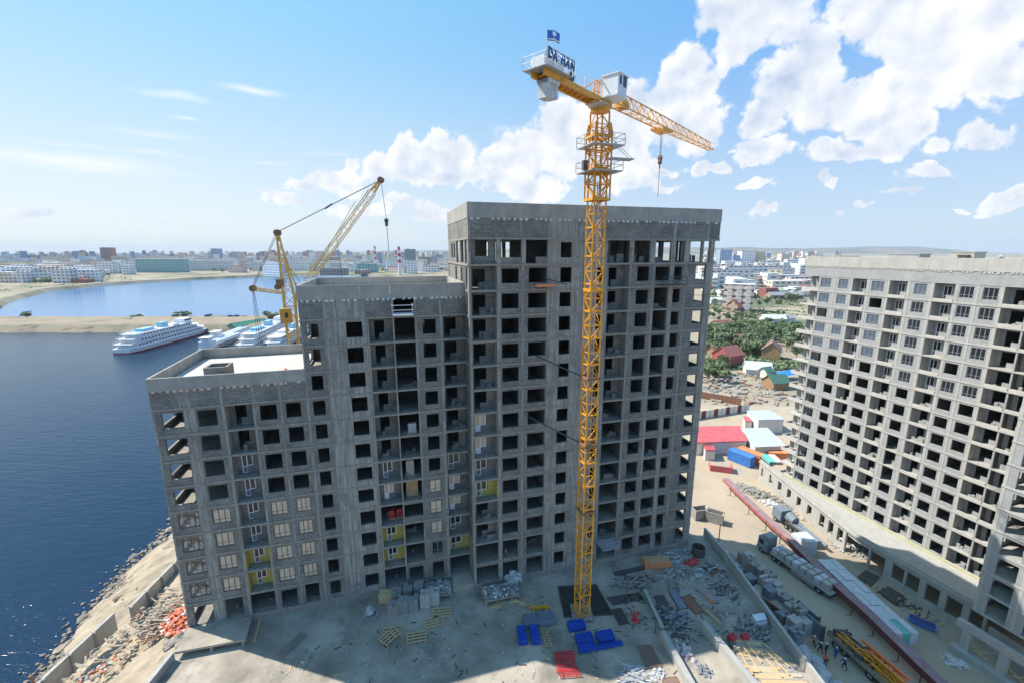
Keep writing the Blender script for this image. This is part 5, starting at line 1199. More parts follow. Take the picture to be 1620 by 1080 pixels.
# ------------------------------------------------------------------ yard deck and its walls
edge = [G(1119,866,0), G(1150,904,0), G(1209,979,0), G(1300,1080,0)]
g = MB(); g.prism([(-37.9,41.0),(-38.4,62),(20,66),(31.6,62),(31.9,36),(32.5,-30),(-37.9,-30)], SZ, DZ-.002); g.build('yard_deck', M['deck'], kind='structure')
def wall_line(label, pts, h, t, m, name='concrete_wall', z=DZ, posts=0):
    o = Vector((pts[0].x,pts[0].y,z)); T = thing(name, label, 'wall', tuple(o)); 
    for a, b in zip(pts, pts[1:]):
        a = Vector((a.x,a.y,0))-Vector((o.x,o.y,0)); b = Vector((b.x,b.y,0))-Vector((o.x,o.y,0)); n = max(1,int((b-a).length/6))
        for k in range(n):
            g = MB(); g.bar(a.lerp(b,k/n+.004)+Vector((0,0,h/2)), a.lerp(b,(k+1)/n)+Vector((0,0,h/2)), t, h); g.build('panel', M[m], T)
        d = (b-a).normalized(); g = MB(); g.bar(a+Vector((0,0,h+.04)),b+Vector((0,0,h+.04)),t+.12,.08); g.build('coping', M['conc_pale'], T)
    return T
wall_line('pale concrete parapet closing the yard on the street side', [Vector((30.6,63,0)),Vector((31.3,58,0)),Vector((31.5,45,0)),Vector((31.9,30,0))], 1.3, .25, 'conc_pale')
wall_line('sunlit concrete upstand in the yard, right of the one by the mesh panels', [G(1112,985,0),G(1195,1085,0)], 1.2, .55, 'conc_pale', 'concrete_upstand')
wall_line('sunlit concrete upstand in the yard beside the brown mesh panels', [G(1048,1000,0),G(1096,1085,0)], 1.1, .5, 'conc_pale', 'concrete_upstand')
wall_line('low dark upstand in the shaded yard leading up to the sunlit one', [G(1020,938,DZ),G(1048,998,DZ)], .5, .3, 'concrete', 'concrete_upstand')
wall_line('concrete wall at the left front edge of the yard above the sand', [G(273,1032,0),G(226,1090,0),Vector((-38.0,20,0))], 1.0, .35, 'conc_pale', z=DZ)
T = thing('concrete_platform', 'raised concrete ledge at the left foot of the low section', 'platform', (0,0,0))
pp = [G(299,990,0),G(399,974,0),G(389,1010,0),G(276,1031,0)]
g = MB(); g.prism([(p.x,p.y) for p in pp], -.28, 0); g.build('slab', M['deck'], T)
for q in (pp[2].lerp(pp[3],.05), pp[2].lerp(pp[3],.5)): g = MB(); g.box(q.x-.15,q.x+.15,q.y,q.y+.3,DZ,-.28); g.build('support', M['concrete'], T)
# planked deck at the lower right
pp = [G(1150,1003,DZ+.6),G(1205,1012,DZ+.6),G(1296,1090,DZ+.6),G(1196,1090,DZ+.6)]
T = thing('plank_platform', 'sunlit planked formwork deck in the lower right corner of the yard', 'platform', (0,0,0)); g = MB(); g.prism([(p.x,p.y) for p in pp], DZ, DZ+.5); g.build('base', M['concrete'], T)
r = random.Random(3); a, b, c, d = pp
for k in range(22):
    t = k/22; u = a.lerp(d,t); v = b.lerp(c,t); q = r.uniform(0,.3); u2 = u.lerp(v,q); v2 = u.lerp(v,min(1,q+r.uniform(.5,.8)))
    g = MB(); g.bar(u2+Vector((0,0,-.06+r.random()*.06)), v2+Vector((0,0,-.06)), r.uniform(.25,.5), .05); g.build('plank', M[r.choice(['plank','wood','grey_wood'])], T)
for k in range(6):
    t = (k+.5)/6; u = a.lerp(b,t); v = d.lerp(c,t); q = r.uniform(0,.3); g = MB(); g.bar(u.lerp(v,q)+Vector((0,0,.08)), u.lerp(v,q+.5)+Vector((0,0,.08)), .16, .1); g.build('beam', M['wood'], T)
# river retaining wall
def river_wall(label, a, b, z0, h):
    d = b-a; n = max(2,int(d.length/3)); T = thing('retaining_wall', label, 'wall', (a.x,a.y,z0))
    for k in range(n):
        u = (a.lerp(b,k/n)-a); v = (a.lerp(b,(k+1)/n-.004)-a); u.z = v.z = h/2; g = MB(); g.bar(u,v,.35,h); g.build('panel', M['conc_pale'], T)
        g = MB(); g.bar((u.x+.25,u.y,0),(u.x+.25,u.y,h),.25); g.build('rib', M['concrete'], T)
river_wall('white concrete retaining wall, nearer stretch at the lower left by the water', Vector((-55.2,30,0)), Vector((-55.6,53,0)), -8.6, 2.7)
river_wall('white concrete retaining wall, farther stretch beside the low section', Vector((-54.2,54,0)), Vector((-55.6,75,0)), -8.6, 2.7)
p = G(62,1085,-8); T = thing('mooring_post', 'rusty leaning steel post at the lower left water edge', 'post', (p.x,p.y,-9)); g = MB(); g.cyl((0,0,-2),(-.7,0,2.4),.14,8); g.build('shaft', M['rust'], T); g = MB(); g.cyl((-.7,0,2.4),(-.74,0,2.55),.22,8); g.build('cap', M['rust'], T)
# ------------------------------------------------------------------ heaps
def heap(name, label, cat, pts, n, s0, s1, mats, seed, z=DZ, h=.8, flat=.6, boards=.0):
    """heap over an area given by its centre (picture direction) and half sizes in metres"""
    r = random.Random(seed); mb = MB(); px, py, rx, ry, rot = pts; c = G(px,py,z) if not isinstance(px, Vector) else px
    for k in range(n):
        t = r.random()**.6; a = r.random()*6.28; x = cos(a)*t*rx; y = sin(a)*t*ry; x, y = x*cos(rot)-y*sin(rot), x*sin(rot)+y*cos(rot)
        zz = (1-t)*h*r.random(); mi = r.randrange(len(mats))
        if r.random() < boards: mb.rbox((x,y,zz), r.uniform(.8,2.4), r.uniform(.08,.25), r.uniform(.04,.1), rot+r.gauss(0,.35), mi, r.gauss(0,.1))
        else: mb.rock((x,y,zz), r.uniform(s0,s1), r, mi, flat)
    return mb.build(name, [M[m_] for m_ in mats], loc=tuple(c), label=label, cat=cat, kind='stuff')
def ground_z(x):
    return WZ+5.2+min(1,max(0,(x+70-11)/12))*5.5
heap('sack_heap','heap of orange-red sacks spilled beside the low section','heap',(Vector((-42.6,50.2,-3.9)),0,3.2,3.0,.3),420,.16,.34,['orange_sack','orange_sack','pink_sack'],1,h=1.1)
heap('sack_heap','heap of pink and white sacks between the orange heap and the low section','heap',(Vector((-40.6,53.4,-3.8)),0,1.6,4.8,.2),420,.14,.32,['pink_sack','white_sack','rubble','pink_sack'],2,h=1.0)
heap('rubble_heap','grey stones lying below the orange sack heap','heap',(Vector((-41.2,46.6,-3.9)),0,1.6,1.4,0),34,.25,.6,['rubble','rock'],3,h=.6)
heap('timber_scrap','scrap timber and bags scattered along the retaining wall','scrap',(Vector((-49.5,50,-5.2)),0,2.4,12,-.1),260,.06,.34,['grey_wood','rubble','rock','sand','sand','rust'],4,h=.6,boards=.3)
heap('timber_scrap','brown brush and timber dumped between wall and orange sacks','scrap',(Vector((-46.6,50.3,-4.6)),0,1.5,3.5,.3),240,.06,.3,['rust','grey_wood','rock','rock'],5,h=1.0,boards=.45)
heap('rubble_heap','few orange sacks dropped on the open sand','heap',(Vector((-49.0,43.5,-5.0)),0,.8,2.2,-.4),36,.12,.25,['orange_sack','white_sack'],6,h=.3)
heap('rubble_heap','whitish debris mound right of the crane foot in the shade','heap',(1078,907,2.9,1.6,.2),420,.08,.26,['white_sack','rubble','blockgrey','grey_wood'],7,h=.9,boards=.2)
heap('rebar_heap','tangle of dark steel bars right of the crane foot','heap',(1002,921,2.7,1.3,.15),150,.05,.1,['rebar','grey_wood','rubble'],8,h=.7,boards=.7)
heap('rebar_heap','thin pipes and laths strewn before the parapet','heap',(1146,930,1.5,2.4,.5),70,.05,.1,['rubble','grey_wood','rebar'],9,h=.4,boards=.6)
heap('lumber_heap','loose planks in front of the rubble-covered platform','heap',(812,955,2.4,.8,.1),60,.05,.1,['grey_wood','wood'],10,h=.5,boards=.95)
heap('rubble_heap','dark scrap heap between the two yard upstands in the shade','heap',(1064,978,1.6,2.4,.4),180,.08,.24,['rebar','rubble','bluegrey'],11,h=.6,boards=.5)
heap('rubble_heap','dark heap at the shadow edge by the sunlit upstand','heap',(1078,1010,1.0,1.0,0),90,.08,.28,['rubble','rebar'],12,h=.7)
heap('rubble_heap','pinkish bags beside the sunlit upstand','heap',(1082,1031,.9,1.6,.3),26,.2,.42,['pink_sack','white_sack'],13,h=.5)
heap('rubble_heap','small grey-green bundle lying alone in the sunlit yard','heap',(1114,1060,.8,.8,0),30,.12,.32,['rubble','bluegrey'],14,h=.5)
heap('scrap_heap','silvery scrap in a low tray at the bottom of the yard','heap',(1004,1070,1.3,1.6,0),160,.08,.2,['steel','white_sack','grey_wood'],15,h=.4,boards=.6)
heap('scrap_heap','silvery offcuts beside the brown mesh panel','heap',(1042,1064,.7,.8,0),60,.08,.2,['steel','white_sack'],16,h=.4)
heap('rubble_heap','fine grey rubble against the plinth behind the crane','heap',(900,905,3.0,1.2,.25),160,.04,.14,['rubble','blockgrey'],17,h=.3)
heap('rubble_heap','scattered small rubble along the foot of the tall section','heap',(1055,880,5.0,1.6,.3),190,.05,.18,['rubble','blockgrey','white_sack'],18,h=.3,boards=.25)
heap('scrap_heap','dark machine scrap beside the parapet','heap',(1130,902,1.1,1.1,0),80,.08,.24,['rebar','rust','steel'],19,h=.8,boards=.5)
heap('scrap_heap','dark scrap around the white table near the parapet','heap',(1192,996,2.2,1.8,.6),170,.08,.24,['rebar','grey_wood','rubble'],20,h=.7,boards=.35)
heap('rubble_heap','broken blocks and foil between parapet and block pallets','heap',(1168,905,3.5,7.5,.35),520,.12,.5,['rubble','blockgrey','bluegrey','white_sack'],21,z=SZ,h=1.0)
heap('sack_heap','white bulk bags heaped below the parapet near the workers','heap',(1272,1040,1.3,5.5,.35),30,.6,1.1,['white_sack'],22,z=SZ,h=.8)
heap('rubble_heap','grey beams and rubble at the left end of the arcade','heap',(1208,785,2.2,7,.6),300,.15,.5,['rubble','blockgrey','grey_wood'],23,z=SZ,h=.7,boards=.5)
heap('rubble_heap','foil and boards thrown before the open arcade bay','heap',(1345,865,2.2,3.5,.5),220,.15,.45,['white_sack','grey_wood','rubble'],24,z=SZ,h=.9,boards=.5)
heap('lumber_heap','long battens lying in front of the arcade windows','heap',(1310,838,.8,9,.45),60,.05,.1,['wood','grey_wood'],25,z=SZ,h=.4,boards=1)
heap('lumber_heap','bent battens and pipes behind the teal packs','heap',(1425,952,1.0,5,.5),60,.05,.1,['grey_wood','wood','rebar'],26,z=SZ,h=.5,boards=1)
heap('sack_heap','white foil sheet crumpled on the sand by the arcade','heap',(1216,795,1.4,2.4,.6),40,.3,.7,['white_sack'],27,z=SZ,h=.4)
heap('sack_heap','white sacks on the sunlit sand at the foot of the nearer right section','heap',(1510,1048,1.2,1.2,.3),26,.25,.5,['white_sack'],28,z=SZ,h=.6)
def litter():
    r = random.Random(55); mb = MB()
    for k in range(2600):
        if r.random() < .65: px = r.uniform(940,1180); py = r.uniform(885,1000)+ (px-940)*.1
        else: px = r.uniform(420,1100); py = r.uniform(930,1080)
        if 870 < px < 980 and 915 < py < 990: continue
        p = G(px,py,DZ)
        if p.x > 31 or p.y > 50+p.x*.28: continue
        if r.random() < .16: mb.rbox((p.x,p.y,DZ+.01), r.uniform(.2,.9), r.uniform(.04,.14), .04, r.random()*3, r.choice([1,2,2,3]))
        else: mb.rock((p.x,p.y,DZ+.01), r.uniform(.03,.12), r, r.choice([0,0,1,4]), .5)
    mb.build('yard_litter', [M['rubble'],M['grey_wood'],M['rebar'],M['wood'],M['white_sack']], label='small offcuts, stones and laths strewn over the yard', cat='litter', kind='stuff')
litter()
# ------------------------------------------------------------------ yard goods
def P_(px, py, z=DZ): p = G(px,py,z); return (p.x,p.y,z)
def pallet(label, px, py, rot, g_, lift=0, tilt=0):
    T = thing('wooden_pallet', label, 'pallet', P_(px,py), rot, g_); T.location.z += lift
    g = MB()
    for k in range(4): g.box(-1.15,1.15,-.75+k*.44,-.57+k*.44,.12,.16)
    g.build('deck_board', M['wood'], T)
    for x in (-1.1,-.37,.37,1.02): b = MB(); b.box(x,x+.09,-.78,.78,0,.119); b.build('runner', M['wood'], T)
pallet('light wooden pallet, upper of the two near the block stacks',699,969,.1,'light wooden pallets')
pallet('light wooden pallet just below the upper one near the block stacks',687,984,.35,'light wooden pallets')
pallet('light wooden pallet standing alone, rightmost of the lower group',659,1008,.22,'light wooden pallets')
pallet('light wooden pallet at the bottom of the crossed pair',621,1000,.25,'light wooden pallets')
pallet('light wooden pallet laid askew on top of the crossed pair',617,1008,.95,'light wooden pallets',.17)
def blockstack(label, px, py, rot, z=DZ, n=(2,3,5), m='blockgrey', group='pallets of grey blocks', sz=(.62,.42,.3)):
    T = thing('block_pallet', label, 'block stack', P_(px,py,z), rot, group); a, b, c = sz
    g = MB(); W_, D_ = n[0]*a, n[1]*b; g.box(-W_/2,W_/2,-D_/2,D_/2,0,.12); g.build('pallet', M['grey_wood'], T)
    g = MB(); r = random.Random(int(px*7+py))
    for i in range(n[0]):
        for j in range(n[1]):
            for k in range(n[2] - (r.random() < .2)):
                x = -W_/2+i*a; y = -D_/2+j*b; g.box(x+.012,x+a-.012,y+.012,y+b-.012,.13+k*c,.13+(k+1)*c-.015)
    g.build('blocks', M[m], T)
for px, py, lb in ((628,950,'grey block stack, left one of the back row in the yard'),(646,943,'grey block stack, middle one of the back row in the yard'),(663,940,'grey block stack, right one of the back row in the yard'),(623,968,'grey block stack, leftmost of the front row in the yard'),(639,964,'grey block stack, second from left in the front row'),(655,961,'grey block stack, third from left in the front row')):
    blockstack(lb, px, py, .1)
blockstack('paler block stack, fourth in the front row in the yard',673,957,.1,m='blockpale',n=(2,3,6)); blockstack('paler block stack, rightmost of the front row beside the rubble platform',688,953,.1,m='blockpale',n=(2,3,6))
T = thing('wooden_crate', 'orange-brown wooden crate at the left end of the block stacks', 'crate', P_(611,950), .05)
g = MB(); g.box(-.8,.8,-.6,.6,.1,1.2); g.build('box', M['orange_crate'] if 'orange_crate' in M else M['wood'], T); g = MB(); g.box(-.85,.85,-.65,.65,1.2,1.26); g.build('lid', M['wood'], T); g = MB(); [g.box(x,x+.12,-.62,.62,0,.1) for x in (-.7,.55)]; g.build('runner', M['grey_wood'], T)
T = thing('cement_mixer', 'old cement mixer drum lying in the left part of the yard', 'mixer', P_(586,972), .6)
g = MB(); g.cyl((0,0,.45),(0,.5,.85),.62,16,.38); g.cyl((0,-.35,.2),(0,0,.45),.4,16,.62); g.build('drum', M['steel'], T); g = MB(); g.bar((-.8,-.6,.1),(.8,-.6,.1),.09); g.bar((-.7,-.6,0),(-.7,.2,.6),.08); g.bar((.7,-.6,0),(.7,.2,.6),.08); g.bar((-1.9,-.4,.05),(-.7,.1,.1),.2,.06); g.build('frame', M['steel'], T)
def rubble_platform(label, q, seed, foil=False):
    P = [G(x,y,DZ+.9) for x,y in q]; c = sum(P,Vector())/4; T = thing('loading_platform', label, 'platform', (c.x,c.y,DZ)); g = MB(); g.prism([(p.x-c.x,p.y-c.y) for p in P], .65, .9); g.build('slab', M['slab'], T)
    for p in P: g = MB(); q_ = (p-c)*.94; g.box(q_.x-.12,q_.x+.12,q_.y-.12,q_.y+.12,0,.65); g.build('leg', M['concrete'], T)
    r = random.Random(seed); mb = MB()
    for k in range(300):
        u, v = r.random(), r.random(); p = P[0].lerp(P[1],u).lerp(P[3].lerp(P[2],u),v)-c; mb.rock((p.x*.9,p.y*.9,.95+.25*r.random()*(1-abs(u-.5))), r.uniform(.06,.24), r, r.choice([0,0,0,1]))
    mb.build('rubble', [M['rubble'],M['white_sack']], None, loc=(c.x,c.y,DZ), label='broken concrete heaped on the '+label, cat='rubble', kind='stuff')
rubble_platform('low platform between the block stacks and the yellowish ramp', [(668,922),(712,917),(716,938),(676,944)], 1)
rubble_platform('low platform at the left corner of the tall section', [(760,928),(821,920),(823,940),(768,950)], 2)
heap('foil_heap','crumpled silvery foil standing on the corner of the rubble platform','foil',(813,914,.9,.8,0),40,.2,.5,['white_sack','steel'],31,z=DZ+.9,h=1.3,flat=1)
T = thing('ramp', 'yellowish concrete ramp slab leading into the corner doorway', 'ramp', (0,0,0)); pp = [G(716,908,DZ+.6),G(750,903,DZ+.6),G(752,922,DZ+.6),G(716,930,DZ+.6)]
g = MB(); g.prism([(p.x,p.y) for p in pp], DZ, DZ+.6); g.build('slab', M['plank'], T)
def stack(name, label, px, py, L, W, n, h, rot, m, group=None, z=DZ, gap=.03, base='wood', cat=None):
    T = thing(name, label, cat or name.replace('_',' '), P_(px,py,z), rot, group)
    g = MB(); [g.box(x,x+.12,-W/2-.1,W/2+.1,0,.1) for x in (-L*.35,L*.3)]; g.build('bearer', M[base], T)
    r = random.Random(int(px+py)); g = MB()
    for k in range(n): j = r.uniform(-.06,.06); g.box(-L/2+j,L/2+j,-W/2+r.uniform(-.03,.03),W/2,.1+k*h/n,.1+(k+1)*h/n-gap)
    for k in range(max(3,int(W/.3))+1): yy = -W/2+.04+k*(W-.1)/max(3,int(W/.3)); g.box(-L/2+.05,L/2-.05,yy,yy+.04,.1+h-gap,.1+h+.06)
    g.box(-L/2+.02,-L/2+.08,-W/2,W/2,.1+h-gap,.1+h+.08); g.box(L/2-.08,L/2-.02,-W/2,W/2,.1+h-gap,.1+h+.08)
    g.build('panels', M[m], T); return T
for px, py, rot, L, W, m, lb in ((840,985,.1,1.9,1.6,'bluegrey','blue-grey stack of formwork sheets left of the crane pit'),(864,982,.2,2.0,1.6,'bluegrey','blue-grey ribbed formwork stack nearest the crane pit'),
    (826,1008,.12,1.0,2.2,'blue','narrow bright blue formwork stack, leftmost'),(846,1007,.12,1.0,2.3,'blue','narrow bright blue formwork stack beside the ladder'),
    (912,993,.15,2.0,1.2,'blue','bright blue formwork stack just below the crane pit'),(924,1014,.2,2.0,1.2,'blue','bright blue formwork stack, left of the lower pair'),(957,1010,.2,2.0,1.2,'blue','bright blue formwork stack, right of the lower pair'),(928,1028,.22,2.0,.8,'blue','thin bright blue formwork stack at the shadow edge')):
    stack('formwork_stack', lb, px, py, L, W, 6, .55, rot, m, 'formwork stacks in the yard')
stack('formwork_stack','long narrow blue formwork bundle stretching right from the shadow edge',962,1023,3.4,.5,3,.3,.22,'blue','formwork stacks in the yard')
def pipes(name, label, px, py, L, n, r_, rot, m, rows=3, z=DZ, group=None):
    T = thing(name, label, name.replace('_',' '), P_(px,py,z), rot, group); r = random.Random(int(px))
    g = MB(); g.box(-L*.3,-L*.3+.1,-n*r_,n*r_,0,.08); g.box(L*.3,L*.3+.1,-n*r_,n*r_,0,.08); g.build('bearer', M['wood'], T)
    for k in range(rows):
        for j in range(n-k):
            g = MB(); y = (-n+1+k)*r_+j*2*r_; d = r.uniform(-.12,.12); g.cyl((-L/2+d,y+r.uniform(-.02,.02),.09+r_+k*r_*1.75),(L/2+d,y,.09+r_+k*r_*1.75),r_*.55,8); g.build('prop', M[m], T)
for px, py, lb in ((892,1037,'red steel props, shaded dark bundle at the top of the red group'),(893,1044,'red steel props, second bundle at the shadow edge'),(897,1057,'red steel props, third bundle in full sun'),(900,1066,'red steel props, lowest bundle in full sun')):
    pipes('prop_bundle', lb, px, py, 2.3, 5, .1, .08, 'red', 1, group='bundles of red props')
pipes('pipe_bundle','grey pipes lying near the parapet',1118,940,3.2,4,.1,-1.0,'steel',1); pipes('timber_bundle','dark timber poles leaning in a fan on the left of the yard',461,1022,3.4,5,.1,1.15,'grey_wood',2)
def flatp(name, label, q, h, m, cat, z=DZ, bars=0):
    P = [G(x,y,z) for x,y in q]; c = sum(P,Vector())/len(P); T = thing(name, label, cat, (c.x,c.y,z)); g = MB(); g.prism([(p.x-c.x,p.y-c.y) for p in P], 0.02, h); g.build('sheet', M[m], T)
    a, b, c_, d = [p-c for p in P]; f = MB()
    for u, v in ((a,b),(b,c_),(c_,d),(d,a)): f.bar(Vector((u.x,u.y,h)), Vector((v.x,v.y,h)), .06)
    for k in range(1,bars): t = k/bars; u, v = a.lerp(b,t), d.lerp(c_,t); f.bar(Vector((u.x,u.y,h+.02)),Vector((v.x,v.y,h+.02)),.04)
    f.build('edge', M['rebar' if m != 'rust_mesh' else 'rust'], T)
M['rust_mesh'] = mat('rust_mesh', (.22,.16,.13), .9, (.32,.25,.21), 6)
flatp('mesh_panel','brown reinforcing mesh panel lying in the sun by the upstand',[(1008,1023),(1030,1021),(1047,1055),(1023,1057)],.12,'rust_mesh','mesh panel',bars=12)
flatp('mesh_panel','second brown mesh panel cut by the bottom edge',[(1048,1074),(1070,1071),(1080,1092),(1054,1094)],.12,'rust_mesh','mesh panel',bars=10)
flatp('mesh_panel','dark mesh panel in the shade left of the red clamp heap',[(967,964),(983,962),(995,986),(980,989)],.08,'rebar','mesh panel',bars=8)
flatp('mesh_panel','wide dark mesh panel right of the crane pit',[(960,945),(1012,937),(1018,948),(970,957)],.05,'rebar','mesh panel',bars=10)
flatp('board','pale grey board lying among dark mats',[(1056,931),(1068,930),(1088,962),(1074,964)],.1,'bluegrey','board')
flatp('board','dark brown board right of the pale grey one',[(1076,945),(1092,940),(1114,968),(1100,972)],.08,'rust','board')
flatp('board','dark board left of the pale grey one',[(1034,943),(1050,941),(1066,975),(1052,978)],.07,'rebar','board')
flatp('board','dark wide panel against the plinth right of the crane',[(970,905),(1018,896),(1020,901),(974,911)],.15,'rebar','board')
flatp('table_top','white sheet on a stand among dark scrap near the parapet',[(1187,981),(1208,977),(1213,990),(1194,993)],.9,'cab_w','table')
def beam(label, a, b, w, h, m, z=DZ, name='beam'):
    p = G(*a,z); q = G(*b,z); T = thing(name, label, 'beam', tuple(p)); g = MB(); v = q-p
    for k in (-.5,.5): g.bar(Vector((k*w,0,h/2)), v+Vector((k*w,0,h/2)), w*.42, h)
    g.build('flange', M[m], T); g = MB(); g.bar(Vector((0,0,h/2)), v+Vector((0,0,h/2)), w*.6, h*.3); g.build('web', M[m], T)
beam('bright orange channel beam lying in the shade', (1110,932),(1129,954),.35,.2,'orange'); beam('yellow beam lying at the shadow edge', (1117,965),(1141,989),.25,.2,'wood')
beam('thin yellow plank crossing the dark boards', (1065,966),(1086,977),.2,.1,'wood'); beam('wooden plank leading from the crane pit', (923,963),(929,973),.25,.1,'wood'); beam('short plank beside the first blue stack', (898,980),(908,1006),.2,.1,'wood')
beam('grey slab plank leaning by the plinth right of the crane', (962,880),(975,899),.7,.15,'concrete'); beam('long pole leaning at the low section corner', (421,945),(402,1015),.2,.12,'wood'); beam('pale beam on the planked deck beside the red cans', (1189,1014),(1203,1021),.3,.2,'conc_pale')
T = thing('trestle_beam', 'bright yellow lifting beam on short wooden bearers', 'beam', P_(854,965), .1); g = MB(); g.box(-1.2,1.2,-.12,.12,.3,.6); g.build('bar', M['crane_y'], T); g = MB(); [g.box(x,x+.15,-.8,.8,0,.29) for x in (-.9,.7)]; g.build('bearer', M['wood'], T)
T = thing('ladder', 'wooden step ladder lying beside the blue stacks', 'ladder', P_(863,1006), -1.35); g = MB(); g.box(-1.5,1.5,-.35,-.28,.1,.2); g.box(-1.5,1.5,.28,.35,.1,.2); g.build('rail', M['wood'], T); g = MB(); [g.box(-1.4+k*.35,-1.33+k*.35,-.28,.28,.12,.18) for k in range(9)]; g.build('rung', M['wood'], T)
T = thing('clamp_heap', 'tall red heap of steel clamps standing in the shade', 'clamps', P_(1005,982), .2); r = random.Random(9)
for k in range(26): g = MB(); g.rock((r.gauss(0,.25),r.gauss(0,.55),.2+r.random()*.7), r.uniform(.12,.26), r); g.build('clamp', M['red'], T)
T = thing('brick_crate', 'tan slatted crate of blocks near the plinth, right of the crane', 'crate', P_(1038,893), .05); g = MB(); g.box(-1.9,1.9,-.8,.8,.05,.9); g.build('side', M['orange'], T); g = MB(); [g.box(-1.75+k*.36,-1.5+k*.36,-.6,.6,.9,1.02) for k in range(10)]; g.build('slat', M['wood'], T)
T = thing('tarp_bundle', 'dark red tarpaulin bundle near the parapet', 'tarpaulin', P_(1094,891), .1); g = MB(); r = random.Random(2); [g.rock((r.uniform(-1,1),r.uniform(-.35,.35),.2),r.uniform(.35,.6),r) for k in range(9)]; g.build('cloth', M['red'], T); g = MB(); g.bar((-1.1,0,.5),(1.1,0,.45),.06); g.build('rope', M['rebar'], T)
T = thing('water_tank', 'round open steel tank standing by the right end of the tall section', 'tank', P_(1104,876), 0)
g = MB(); N_ = 24
for k in range(N_):
    t = 2*pi*k/N_; t2 = 2*pi*(k+1)/N_; g.hexa([(cos(t)*.95,sin(t)*.95,0),(cos(t2)*.95,sin(t2)*.95,0),(cos(t2)*.88,sin(t2)*.88,0),(cos(t)*.88,sin(t)*.88,0),(cos(t)*.95,sin(t)*.95,1.3),(cos(t2)*.95,sin(t2)*.95,1.3),(cos(t2)*.88,sin(t2)*.88,1.3),(cos(t)*.88,sin(t)*.88,1.3)])
g.build('shell', M['rebar'], T); g = MB(); g.cyl((0,0,.2),(0,0,.3),.87,16); g.build('sludge', M['rust'], T)
for px, py, lb in ((1158,1011,'red petrol can, left of two in the sun by the parapet'),(1178,1010,'red petrol can, right of two in the sun by the parapet')):
    T = thing('generator', lb, 'can', P_(px,py,DZ+.5), .3); g = MB(); g.box(-.4,.4,-.3,.3,.08,.65); g.build('tank', M['red'], T); g = MB(); g.bar((-.3,0,.75),(.3,0,.75),.06); g.bar((-.3,0,.6),(-.3,0,.75),.06); g.bar((.3,0,.6),(.3,0,.75),.06); g.build('handle', M['rebar'], T)
T = thing('balcony_cradle', 'hanging loading platform with railings at the second floor right of the crane', 'platform', tuple(FB(13.6-.757, -2.75, 3.0)), .279); g = MB(); g.box(-1.2,1.4,-2.2,0,.0,.12); g.build('floor', M['steel'], T); g = MB(); railing(g,[(-1.2,0,.12),(-1.2,-2.2,.12),(1.4,-2.2,.12),(1.4,0,.12)],1,.05); g.build('railing', M['steel'], T)
T = thing('loading_platform', 'steel loading platform sticking out under the open top storey', 'platform', tuple(FB(19.5-.757, -2.8, 39.15)), .279); g = MB(); g.box(0,3.4,-1.6,0,0,.1); g.build('floor', M['rebar'], T); g = MB(); railing(g,[(0,0,.1),(0,-1.6,.1),(3.4,-1.6,.1),(3.4,0,.1)],1,.05); g.build('railing', M['rebar'], T)
T = thing('loading_platform', 'pale loading platform in the opening under the middle section parapet', 'platform', tuple(FB(-13.7, -1.0, 36.25)), .279); g = MB(); g.box(-.9,1.4,-.9,1.2,0,.12); g.build('floor', M['cab_w'], T); g = MB(); railing(g,[(-.9,1,.1),(-.9,-.9,.1),(1.4,-.9,.1),(1.4,1,.1)],1.1,.06); g.build('railing', M['cab_w'], T)
for s, z_, lb, m in ((3.0,39.3,'orange loading tray on the facade left of the crane mast','orange'),): 
    T = thing('loading_tray', lb, 'tray', tuple(FB(s-.757,-2.7,z_)), .279); g = MB(); g.box(-.3,2.2,-.8,0,0,.12); g.build('floor', M[m], T); g = MB(); g.box(-.3,2.2,-.84,-.8,.0,.3); g.build('edge', M[m], T)
# things standing in the open bays
for s, d, z_, L_, h_, m, lb in ((-13.9,1.2,15,1.1,2.2,'blockpale','pallet of yellowish bricks in the middle section bay, seventh floor from the yard'),(-14.0,1.6,12.0,1.6,2.2,'wood','pallet of tan bricks one floor below the yellowish ones'),(-16.4,1.6,9,.9,1.2,'red','red stack in the bay above the yellow balcony'),(-15.4,1.7,9,.8,1.2,'red','second red stack in the bay above the yellow balcony'),(-13.4,1.0,21,1.0,1.2,'white_sack','white bag standing in the middle section bay, higher than the bricks')):
    T = thing('stored_goods', lb, 'stack', tuple(FB(s,d,z_+.002)), .279); g = MB(); r = random.Random(4)
    for i in range(int(L_/.25)):
        for k in range(int(h_/.14)): g.box(i*.25,i*.25+.23,-.3,.3,.1+k*.14,.1+k*.14+.12)
    g.build('pieces', M[m], T); g = MB(); g.box(-.05,L_,-.35,.35,0,.1); g.build('pallet', M['wood'], T)
# ------------------------------------------------------------------ street goods
r = random.Random(31); k = 0
rows = [(1176,889,0),(1183,897,1),(1190,908,0),(1200,912,1),(1186,925,2),(1209,936,1),(1216,925,0),(1225,937,1),(1232,950,1),(1215,953,2),(1240,962,0),(1250,974,1),(1236,983,2),(1262,985,0),(1254,1000,1),(1270,998,1),(1243,1012,2),(1256,1022,2)]
lbl = ['grey','pale','blue-grey']
for i, (px, py, t) in enumerate(rows):
    blockstack('%s block pallet, number %d counted from the truck cab end of the street row' % (lbl[t], i+1) if 0 else '%s block pallet in the street row %s' % (lbl[t], ['nearest the truck cab','second from the cab end','third from the cab end','fourth, on the street side','beside the foil rubble','in the middle, left','in the middle, street side','just past the middle','facing the trailer side','next to the parapet, middle','facing the trailer rear','below the trailer rear','beside the steel trough','street side by the tall panels','by the tall panels, parapet side','last on the street side','near the orange worker, left','right behind the orange worker'][i]),
        px, py, .32, SZ, (2,3,5+(i*7)%4), ['blockgrey','blockpale','bluegrey'][t], 'block pallets along the street', (.75,.5,.32))
